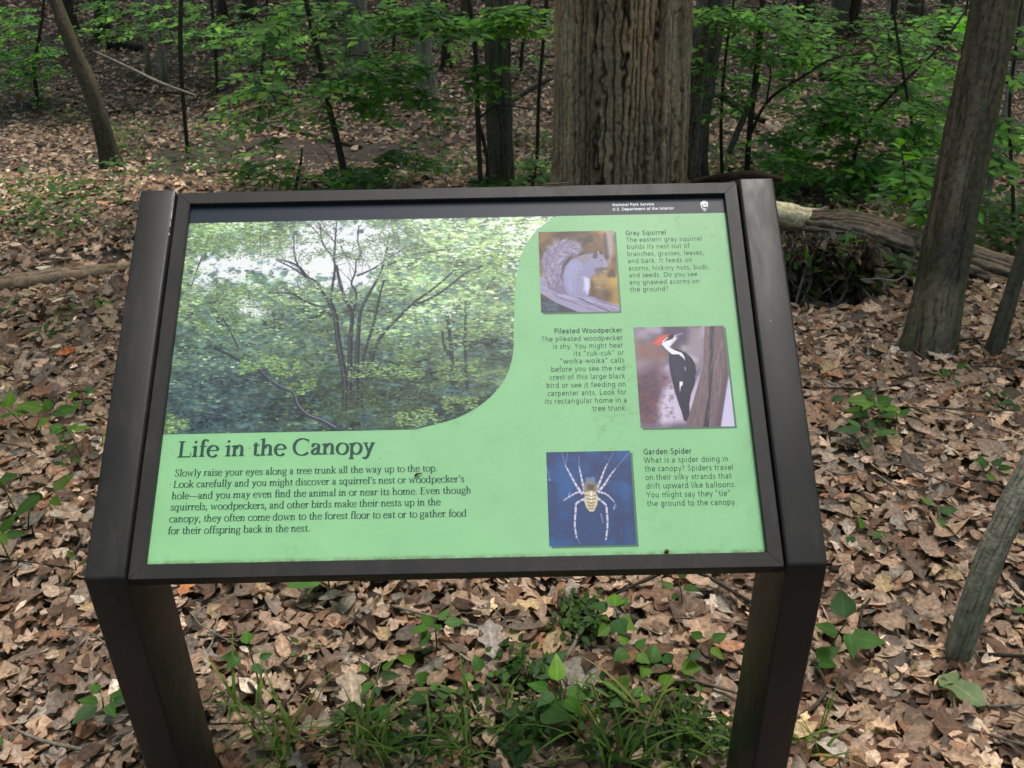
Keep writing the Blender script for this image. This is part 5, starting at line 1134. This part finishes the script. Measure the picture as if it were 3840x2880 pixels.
sapling('leafy_sapling', [(2075, 330, 3.6, 8), (2060, 250, 3.6, 7), (2075, 150, 3.6, 6), (2085, 40, 3.6, 5)], [(2010, 20, 2105, 60, 3.3, 3.8, 10, 6), (1985, 120, 2075, 190, 3.4, 3.9, 13, 6), (2070, 30, 2180, 80, 2.9, 3.1, 6, 5), (2080, 270, 2190, 330, 2.7, 2.95, 7, 6), (2015, 180, 2070, 300, 3.4, 3.9, 9, 5), (1990, 290, 2060, 320, 3.4, 3.8, 7, 5)], 'sapling with big glowing yellow green leaves left of the leaning tree', .095, 2.0, rat=.68, seed=10, up=.3)
sapling('leafy_sapling', [(1990, 540, 3.1, 7), (1985, 480, 3.05, 6), (1975, 420, 3.0, 5)], [(1940, 345, 2040, 400, 2.75, 3.1, 9, 6), (1990, 400, 2090, 470, 2.6, 2.9, 9, 6), (2040, 375, 2120, 440, 2.55, 2.75, 5, 6), (1950, 380, 2010, 430, 2.8, 3.1, 6, 6)], 'drooping large leaved sapling hanging in front of the leaning tree', .085, .95, rat=.6, seed=11, up=.05)
sapling('leafy_sapling', [(2190, 520, 3.9, 9), (2188, 400, 3.9, 8), (2180, 250, 3.9, 7), (2195, 100, 3.9, 6)], [(2110, 250, 2212, 330, 3.5, 4.1, 16, 7), (2130, 60, 2212, 200, 3.5, 4.1, 16, 7), (2100, 330, 2212, 370, 3.3, 3.8, 10, 7)], 'leafy sapling at the right edge behind the leaning tree', .08, 1.05, seed=12)
sapling('leafy_sapling', [(1720, 150, 9.5, 9), (1722, 80, 9.5, 8), (1725, 0, 9.5, 7)], [(1690, 0, 1800, 60, 9, 10, 14, 8), (1860, 0, 2060, 70, 9, 10.5, 20, 8), (1560, 0, 1700, 40, 8.5, 9.5, 12, 8)], 'thin sapling on the far slope at the top right of the picture', .09, 1.0, seed=13)
sapling('leafy_sapling', [(850, 110, 10.5, 7), (852, 60, 10.5, 7), (855, 0, 10.5, 6)], [(620, 0, 760, 60, 9.5, 11, 18, 8), (780, 60, 1000, 130, 9.5, 11, 28, 8), (430, 60, 700, 130, 9.5, 11, 34, 8), (1000, 60, 1190, 150, 9, 10.5, 18, 7)], 'sapling with small leaves in front of the pale trunks on the far slope', .075, .95, seed=14)

sapling('leafy_sapling', [(1560, 395, 6.2, 8), (1558, 250, 6.2, 7), (1570, 100, 6.2, 6), (1585, 0, 6.2, 5)], [(1490, 0, 1720, 50, 5.6, 6.6, 18, 7), (1600, 100, 1800, 200, 5.8, 6.8, 26, 7), (1500, 160, 1640, 250, 5.8, 6.5, 14, 7), (1700, 40, 1990, 110, 5.8, 6.8, 26, 7)], 'thin stemmed sapling between the grey furrowed tree and the forked sapling', .075, 1.2, seed=15)
sapling('leafy_sapling', [(1985, 415, 5.4, 8), (1975, 300, 5.4, 7), (1950, 150, 5.4, 6), (1930, 20, 5.4, 5)], [(1820, 60, 2080, 150, 5, 6, 26, 7), (1700, 260, 2000, 330, 5, 5.8, 26, 7), (1850, 330, 2040, 400, 4.9, 5.6, 18, 7)], 'slender leafy sapling close to the left side of the leaning tree', .078, 1.25, seed=16)
sapling('leafy_sapling', [(560, 260, 7.6, 7), (566, 150, 7.6, 6), (575, 40, 7.6, 5)], [(430, 40, 700, 110, 7, 8.2, 30, 7), (200, 20, 420, 90, 7.2, 8.4, 22, 7), (520, 150, 640, 200, 7.2, 8, 8, 7)], 'thin sapling left of the slim dark one with pale layered sprays', .078, 1.25, seed=17)
# ================================================================ seedlings and herbs on the forest floor
def herb(name, px, py, spec, label, cat='seedling', leaf=.06, n=6, h=.10, kind='ovate', rat=.6, tone=1.0, spread=.10, tilt=.25, seed=0):
    """spec: list of leaf offsets in metres (dx, dy, dz, azimuth) or None for a random rosette"""
    rs = np.random.default_rng(seed + 1000); b = gz(G(px, py))
    o = thing(name, tuple(b), label, cat)
    mL, mT = MB(), MB()
    tops = []
    nst = max(1, int(round(n / 5)))
    for s in range(nst):
        a = rs.random() * 2 * PI; tip = b + np.array([math.cos(a) * spread * .6, math.sin(a) * spread * .6, h * rs.uniform(.7, 1.1)]) if nst > 1 else b + np.array([rs.normal(0, .01), rs.normal(0, .01), h])
        tube(mT, [[*b, .002], [*((b + tip) / 2 + [0, 0, h * .15]), .0017], [*tip, .0013]], 6, 6, 0, col=(.07, .10, .03), col2=(.07, .10, .03))
        m = n // nst; a0 = rs.random() * 2 * PI
        az = a0 + np.arange(m) * (2 * PI / max(m, 1)) + rs.normal(0, .2, m)
        D = np.stack([np.cos(az), np.sin(az), rs.normal(.05, .2, m)], 1)
        N = np.stack([rs.normal(0, tilt, m), rs.normal(0, tilt, m) - .15, np.ones(m)], 1)
        lv = rs.uniform(0, .35, m) * h
        P = tip[None] - np.stack([0 * lv, 0 * lv, lv], 1) + D * (.010 + .012 * rs.random((m, 1)))
        L = leaf * rs.uniform(.65, 1.15, m)
        C = GRN[rs.integers(0, 5, m)] * rs.uniform(.85, 1.2, (m, 1)) * tone
        leaves(mL, kind, 9, P, D, N, L, np.full(m, rat) * rs.uniform(.9, 1.1, m), C, rs.normal(.12, .1, m), rs.normal(-.12, .12, m), rs.normal(.1, .2, m), rs.normal(0, .2, m))
    mT.build('stem', M_TWIG, o); mL.build('foliage', M_LEAF, o)
    return o
HB = [  # px, py, leaf, n, h, tone, kind, rat, label
 (85, 965, .085, 10, .16, .95, 'ovate', .62, 'leafy green seedling at the left edge level with the title on the sign'),
 (185, 1010, .055, 8, .12, 1.1, 'ovate', .7, 'seedling cluster close beside the left post halfway down'),
 (60, 1160, .105, 8, .20, .6, 'ovate', .48, 'dark glossy long leaved plant at the left edge near the foot of the sign arm'),
 (30, 1230, .08, 6, .14, .6, 'ovate', .5, 'dark plant low at the left edge below the long leaved one'),
 (190, 900, .05, 6, .10, 1.0, 'ovate', .6, 'small seedling touching the left post'),
 (150, 980, .045, 5, .10, 1.1, 'heart', .8, 'small round leaved seedling between two larger ones at the left'),
 (45, 680, .06, 8, .08, .8, 'ovate', .6, 'low green plant under the fallen log at the far left'),
 (130, 700, .055, 9, .08, .8, 'ovate', .55, 'low green plant midway under the fallen log at the left'),
 (215, 690, .05, 9, .08, .75, 'ovate', .55, 'low green plant under the right end of the left fallen log'),
 (100, 745, .05, 6, .06, .8, 'ovate', .55, 'dull green plant below the row of plants under the left log'),
 (640, 1275, .11, 2, .09, 1.1, 'ovate', .7, 'two large green leaves peeping under the lower rail'),
 (715, 1290, .13, 4, .10, 1.1, 'ovate', .7, 'largest bright leaves hanging under the lower rail of the sign'),
 (945, 1415, .065, 6, .09, 1.25, 'ovate', .58, 'bright green seedling in the litter under the middle of the sign'),
 (930, 1458, .06, 4, .05, 1.25, 'ovate', .62, 'short bright seedling just below the other one under the sign middle'),
 (822, 1505, .045, 6, .06, .95, 'ovate', .6, 'small dark seedling among leaves left of the bright pair'),
 (565, 1495, .045, 5, .13, 1.35, 'ovate', .65, 'upright seedling with mottled leaves beside the grass at the left post'),
 (650, 1440, .035, 4, .05, .6, 'ovate', .4, 'dark narrow leaved sprig near the left post'),
 (1345, 1395, .062, 6, .12, 1.2, 'heart', .85, 'round leaved seedling right of centre under the sign, upper one'),
 (1395, 1440, .060, 9, .10, 1.15, 'heart', .85, 'broad cluster of round leaves right of centre under the sign'),
 (1310, 1478, .10, 1, .05, .75, 'heart', .9, 'large dark round leaf low among the litter right of centre'),
 (1450, 1470, .060, 4, .06, 1.15, 'heart', .85, 'seedling with spotted round leaves left of the right post'),
 (1535, 1470, .065, 4, .10, .95, 'ovate', .55, 'seedling with upright leaves close to the inner side of the right post'),
 (1215, 1555, .085, 5, .08, 1.7, 'ovate', .55, 'pale five leaved creeper near the bottom centre'),
 (1125, 1640, .085, 1, .07, 1.0, 'heart', .95, 'heart shaped leaf at the bottom edge, centre'),
 (1160, 1600, .085, 1, .08, .75, 'heart', .95, 'grey green round leaf above the heart leaf at the bottom'),
 (825, 1618, .085, 1, .07, .9, 'heart', .95, 'round blue green leaf among the grass at the bottom'),
 (925, 1548, .055, 5, .06, 1.0, 'ovate', .6, 'seedling just above the grass at the bottom left of centre'),
 (1035, 1485, .045, 4, .05, 1.0, 'ovate', .65, 'little green seedling in the litter below the sign centre'),
 (1360, 1535, .04, 3, .05, 1.5, 'ovate', .7, 'small yellow green seedling below the grey branch'),
 (230, 1560, .060, 6, .06, 1.1, 'ovate', .65, 'bright seedling at the outer foot of the left post'),
 (25, 1640, .06, 1, .05, .9, 'ovate', .7, 'single green leaf at the bottom left corner'),
 (170, 1260, .05, 3, .06, .5, 'ovate', .45, 'dark leaves tucked against the top of the left upright'),
 (1785, 1425, .095, 4, .13, .9, 'ovate', .62, 'seedling with large dark leaves on the outer side of the right post'),
 (1770, 1475, .075, 4, .06, .9, 'ovate', .55, 'leaves low behind the outer side of the right post'),
 (1835, 930, .085, 12, .13, 1.0, 'ovate', .62, 'biggest green seedling in the litter right of the sign'),
 (1868, 968, .095, 5, .07, 1.0, 'ovate', .45, 'pointed leaves lying below the biggest seedling on the right'),
 (1930, 945, .06, 2, .08, .95, 'ovate', .5, 'two dark leaves right of the biggest seedling'),
 (1832, 890, .06, 3, .08, .9, 'ovate', .5, 'narrow leaves above the biggest seedling right of the sign'),
 (2025, 1145, .062, 3, .07, 1.05, 'ovate', .6, 'three leaved seedling in the litter far right'),
 (2135, 1050, .06, 5, .07, .85, 'ovate', .5, 'seedling left of the foreground young tree at the right edge'),
 (2165, 890, .05, 10, .08, .75, 'slim', .5, 'ferny green tuft near the right edge'),
 (2045, 835, .05, 7, .06, .7, 'ovate', .5, 'dull low herb below the leaning tree'),
 (1880, 1185, .05, 4, .05, 1.1, 'tulip', .6, 'silvery green leaves on the litter right of the post'),
 (2160, 1340, .055, 1, .05, 1.0, 'ovate', .5, 'green leaf behind the foot of the foreground young tree'),
 (1475, 1330, .05, 4, .10, .6, 'ovate', .6, 'dark seedling stem left of the right upright'),
]
for i, (px, py, lf, n_, h_, tone, kd, rt, lab) in enumerate(HB):
    herb('seedling', px, py, None, lab, leaf=lf * (.66 if kd == 'heart' else .8), n=n_, h=h_, kind=kd, rat=rt, tone=tone, seed=i, spread=lf * 1.2)
# low green growth that nobody could count
def scatter_cover(name, areas, label, cat, leaf, tone, kind, rat, h, cl=5):
    mL = MB()
    for (x0, y0, x1, y1, k) in areas:
        for _ in range(k):
            b = gz(G(random.uniform(x0, x1), random.uniform(y0, y1)))
            m = random.randint(cl - 2, cl + 2); az = rng.random(m) * 2 * PI
            D = np.stack([np.cos(az), np.sin(az), rng.normal(.1, .25, m)], 1); N = np.stack([rng.normal(0, .3, m), rng.normal(0, .3, m), np.ones(m)], 1)
            P = b[None] + np.stack([rng.normal(0, leaf * .9, m), rng.normal(0, leaf * .9, m), rng.uniform(.03, h, m)], 1)
            C = GRN[rng.integers(0, 5, m)] * rng.uniform(.7, 1.25, (m, 1)) * tone
            leaves(mL, kind, 5, P, D, N, leaf * rng.uniform(.6, 1.2, m), np.full(m, rat), C, rng.normal(.1, .1, m), rng.normal(-.1, .1, m), rng.normal(.1, .1, m), rng.normal(0, .2, m))
    tag(mL.build(name, M_LEAF), label, cat, kind='stuff')
random.seed(5)
scatter_cover('ground_cover', [(960, 1530, 1480, 1659, 26), (1220, 1335, 1290, 1400, 34), (1090, 1430, 1150, 1490, 14), (1480, 1600, 1590, 1659, 16), (1390, 1560, 1600, 1620, 14), (730, 1570, 960, 1659, 22), (1090, 1560, 1230, 1620, 22), (1290, 1610, 1420, 1659, 14)],
              'small dark evergreen periwinkle leaves trailing through the grass', 'ground cover', .024, .62, 'ovate', .62, .06)
scatter_cover('undergrowth', [(230, 290, 520, 410, 90), (200, 75, 420, 180, 60), (430, 140, 700, 200, 40), (120, 230, 180, 285, 16), (0, 400, 280, 540, 60), (60, 400, 220, 470, 12), (1800, 380, 1990, 440, 50), (1500, 340, 1700, 400, 50), (1740, 470, 1990, 660, 80), (2110, 470, 2212, 560, 90), (760, 60, 1000, 140, 40), (860, 330, 1020, 400, 40), (1120, 300, 1190, 400, 30), (1500, 180, 1720, 300, 50), (1800, 30, 2050, 110, 50), (1720, 120, 1900, 220, 50)],
              'sparse low green weeds and seedlings over the slope behind the sign', 'undergrowth', .055, .85, 'ovate', .6, .16)
# ---------------------------------------------------------------- grass clumps
def grass(px, py, n, length, label, tone=1.0, seed=0, lean=None):
    rs = np.random.default_rng(seed + 50); b = gz(G(px, py)); mb = MB()
    for k in range(n):
        a = rs.random() * 2 * PI if lean is None else lean + rs.normal(0, .8)
        L = length * rs.uniform(.5, 1.1); out = rs.uniform(.25, .95)
        p0 = b + np.array([rs.normal(0, .018), rs.normal(0, .018), 0]); d = np.array([math.cos(a), math.sin(a), 0])
        m = 8; t = np.linspace(0, 1, m); bend = rs.uniform(.3, 1.0)
        C_ = p0[None] + d[None] * (out * L * t ** 1.4)[:, None]; C_[:, 2] += L * (t * (1.15 - out * .5) - bend * .75 * t ** 2.2)
        C_[:, 2] = np.maximum(C_[:, 2], ground(C_[:, 0], C_[:, 1]) + .006)
        s = np.array([-d[1], d[0], 0]) ; wd = .0030 * rs.uniform(.6, 1.3) * np.clip(1.05 - t ** 2.2, .06, 1)
        V = np.concatenate([C_ + s * wd[:, None], C_ - s * wd[:, None] , ])
        i = np.arange(m - 1); F = np.stack([i, i + 1, i + 1 + m, i + m], 1)
        c = np.array([.125, .215, .04]) * rs.uniform(.7, 1.3) * tone
        if rs.random() < .10: c = np.array([.30, .26, .09])
        CC = np.ones((2 * m, 4)); CC[:, :3] = c
        mb.add(V, F, CC)
    o = mb.build('grass_clump', M_LEAF, loc=None)
    # origin at the base
    o.data.transform(Matrix.Translation(-Vector(b))); o.location = tuple(b)
    return tag(o, label, 'grass')
GR = [(525, 1565, 10, .22, 'sparse tall grass tuft just right of the left post'), (640, 1620, 26, .26, 'grass clump with a yellow blade at the bottom left'), (600, 1665, 24, .22, 'grass tuft cut by the bottom edge near the left post'), (780, 1610, 22, .22, 'grass clump left of the round blue green leaf'),
      (800, 1668, 34, .26, 'grass tuft at the bottom edge below the round blue green leaf'), (905, 1655, 22, .22, 'thin grass tuft at the bottom edge between the leafy clumps'), (1000, 1550, 16, .20, 'arching grass above the bottom centre'), (1085, 1560, 14, .18, 'fine upright grass left of the pale creeper'),
      (1010, 1660, 26, .22, 'grass tuft at the bottom centre'), (1260, 1610, 16, .20, 'grass tuft below the pale five leaved creeper'), (1330, 1655, 40, .26, 'dense grass clump at the bottom right of centre'), (1400, 1585, 34, .24, 'arching grass clump left of the right post'), (1480, 1640, 30, .22, 'grass clump against the inner foot of the right post'),
      (1750, 1640, 30, .20, 'grass clump at the outer foot of the right post'), (210, 985, 14, .16, 'fine grass beside the left post'), (1240, 1545, 8, .2, 'few grass blades crossing the pale creeper'), (1140, 1590, 14, .16, 'short grass beside the grey green round leaf')]
for i, (px, py, n_, L_, lab) in enumerate(GR): grass(px, py, max(7, int(n_ * .62)), L_, lab, seed=i)
# ---------------------------------------------------------------- single fallen leaves that catch the eye
def one_leaf(px, py, L, col, label, kind, rat, az, m, name='fallen_leaf', tilt=(.1, -.2), curl=.1, lift=.035):
    b = gz(G(px, py)) + [0, 0, lift]; mb = MB(); a = math.radians(az)
    leaves(mb, kind, 15, (b - np.array([math.cos(a), math.sin(a), 0]) * L * .5)[None], np.array([[math.cos(a), math.sin(a), .08]]), np.array([[tilt[0], tilt[1], 1.]]), np.array([L]), np.array([rat]), np.array([col]), np.array([.12]), np.array([curl]), np.array([.25]), np.array([.15]), .05)
    o = mb.build(name, m); o.data.transform(Matrix.Translation(-Vector(b))); o.location = tuple(b)
    return tag(o, label, 'leaf')
one_leaf(2068, 1520, .105, (.19, .27, .12), 'pale green fallen tulip tree leaf on the litter at the right', 'tulip', .66, -52, M_LEAF, curl=-.15, tilt=(.12, -.1), lift=.035)
one_leaf(150, 780, .075, (.50, .13, .04), 'bright orange dead leaf on the litter at the left', 'oak', .6, 20, M_LITTER, curl=.3)
one_leaf(810, 1258, .10, (.48, .24, .12), 'orange brown leaf under the lower rail left of centre', 'oval', .55, 10, M_LITTER)
one_leaf(412, 1290, .08, (.42, .16, .06), 'reddish brown leaf on the outer side by the left upright', 'oak', .6, 80, M_LITTER)
one_leaf(1062, 1410, .105, (.27, .23, .20), 'long grey lobed oak leaf lying below the sign centre', 'oak', .62, 95, M_LITTER)
one_leaf(1250, 1485, .085, (.19, .165, .135), 'large grey brown lobed leaf beside the dark round leaf', 'tulip', .95, 160, M_LITTER)
one_leaf(765, 1530, .12, (.36, .27, .195), 'large pale oak leaf at the bottom left of centre', 'oak', .62, 100, M_LITTER)
one_leaf(1190, 1465, .10, (.055, .12, .035), 'green leaf lying flat left of the grey brown lobed leaf', 'ovate', .5, 40, M_LEAF)
# ---------------------------------------------------------------- bits lying on the sign
def bit(fx, fy, pts, r, col, label, name, z=.002):
    X, Y = panelxy(fx, fy); c = EU * X + EV * Y + EN * (NP + z); mb = MB()
    tube(mb, [[*(c + EU * a + EV * b_ + EN * h), rr] for a, b_, h, rr in pts], 8, 10, .0003, 3, 60, col, np.array(col) * .5)
    o = mb.build(name, M_TWIG); o.data.transform(Matrix.Translation(-Vector(c))); o.location = tuple(c)
    return tag(o, label, 'debris')
bit(1570, 1781, [(-.006, -.002, 0, .0012), (-.002, .0008, .001, .0016), (.002, .001, .001, .001), (.006, .0025, .0, .0004)], 0, (.10, .06, .03), 'tiny curled brown scrap lying on the printed text', 'seed_husk')
bit(2500, 2069, [(-.003, 0, 0, .0016), (0, .0005, .0005, .0030), (.003, 0, 0, .0014)], 0, (.12, .08, .05), 'small brown crumb on the lower lip of the panel', 'bark_crumb')
bit(2085, 702, [(-.022, -.001, .010, .0008), (-.008, -.001, .0098, .0013), (.006, 0, .010, .0011), (.022, .001, .0105, .0006)], 0, (.13, .10, .07), 'thin twig lying along the top rail of the sign', 'twig', z=.001)
# ================================================================ unseen foliage added to block skylight and sun: canopy overhead, thickets all round
rg = np.random.default_rng(99)
mb = MB()
def cloud(K, fn, size):
    P = fn(K); K = len(P)
    D, N = rand_dirs(K, .45)
    C = GRN[rg.integers(0, 5, K)] * rg.uniform(.7, 1.2, (K, 1))
    leaves(mb, 'ovate', 3, P, D, N, size * rg.uniform(.7, 1.3, K), np.full(K, .6), C, np.full(K, .1), np.full(K, -.1), np.full(K, .1), np.zeros(K))
def overhead(K):
    x = rg.uniform(-14, 14, K); y = rg.uniform(-12, 20, K); z = rg.uniform(4.2, 9.5, K)
    d = np.hypot((x - .2) / 1.0, (y + .3) / 1.1) / (OPEN + .22 * (z - 4))           # a gap shaped to let sky light onto the sign
    d = np.minimum(d, np.hypot(x + 3.2, y - 8.2) / 2.9)                              # and a lesser one to light the left slope
    cl = fbm(x * .35, y * .35, 41, 3)
    k = (d > .75 + .8 * (cl - .5)) & (cl > .30) & (rg.random(K) < np.clip((d - .55) * 1.6, .12, 1))
    return np.stack([x, y, z], 1)[k]
OPEN = 2.35
cloud(46000, overhead, .30)
def back(K):                                                                        # unseen lower leaves added to darken the slope behind, above the camera's view
    x = rg.uniform(-11, 13, K); y = rg.uniform(2.6, 17, K); z = ground(x, y) + 3.4 + 3.6 * rg.random(K)
    lim = CAMLOC[2] - .10 * (y - CAMLOC[1]) + .35
    cl = fbm(x * .5, y * .5, 61, 3); d = np.hypot((x + 3.2) / 3.4, (y - 8.8) / 3.0)
    sunny = np.hypot((x - .9) / 1.9, (y - 1.6) / 2.6)
    k = (z > lim) & (cl > .36) & (d > .8 + .6 * (cl - .5)) & (sunny > 1)
    return np.stack([x, y, z], 1)[k]
cloud(21000, back, .26)
def ring(K):  # unseen thickets added to cut low light from all sides
    a = rg.random(K) * 2 * PI; r = rg.uniform(11, 19, K); x = np.cos(a) * r; y = np.sin(a) * r - 1
    z = ground(x, y) + rg.random(K) ** .8 * 7.5
    ang = np.abs(np.arctan2(x, y + 1.4))                                            # leave out what the camera looks at
    k = (ang > .78) | (y > 15.5)
    return np.stack([x, y, z], 1)[k]
cloud(19000, ring, .42)
tag(mb.build('shade_foliage', M_LEAF), 'unseen leaf canopy and thickets added to shade the scene', 'canopy', kind='stuff')

# ---------------------------------------------------------------- repeats share a group
GRP = {'seedling': 'seedlings in the leaf litter', 'grass_clump': 'grass clumps by the sign', 'distant_tree': 'far trunks on the slope', 'leafy_sapling': 'leafy saplings behind the sign',
       'fallen_branch': 'fallen branches and sticks', 'fallen_leaf': 'single fallen leaves', 'sapling_pole': 'thin bare stems', 'young_tree': 'young trees on the right', 'furrowed_tree': 'furrowed trees beside the oak', 'fallen_log': 'fallen logs'}
for o in list(COL.objects):
    k = o.name.split('.')[0]
    if o.parent is None and k in GRP and 'label' in o: o['group'] = GRP[k]
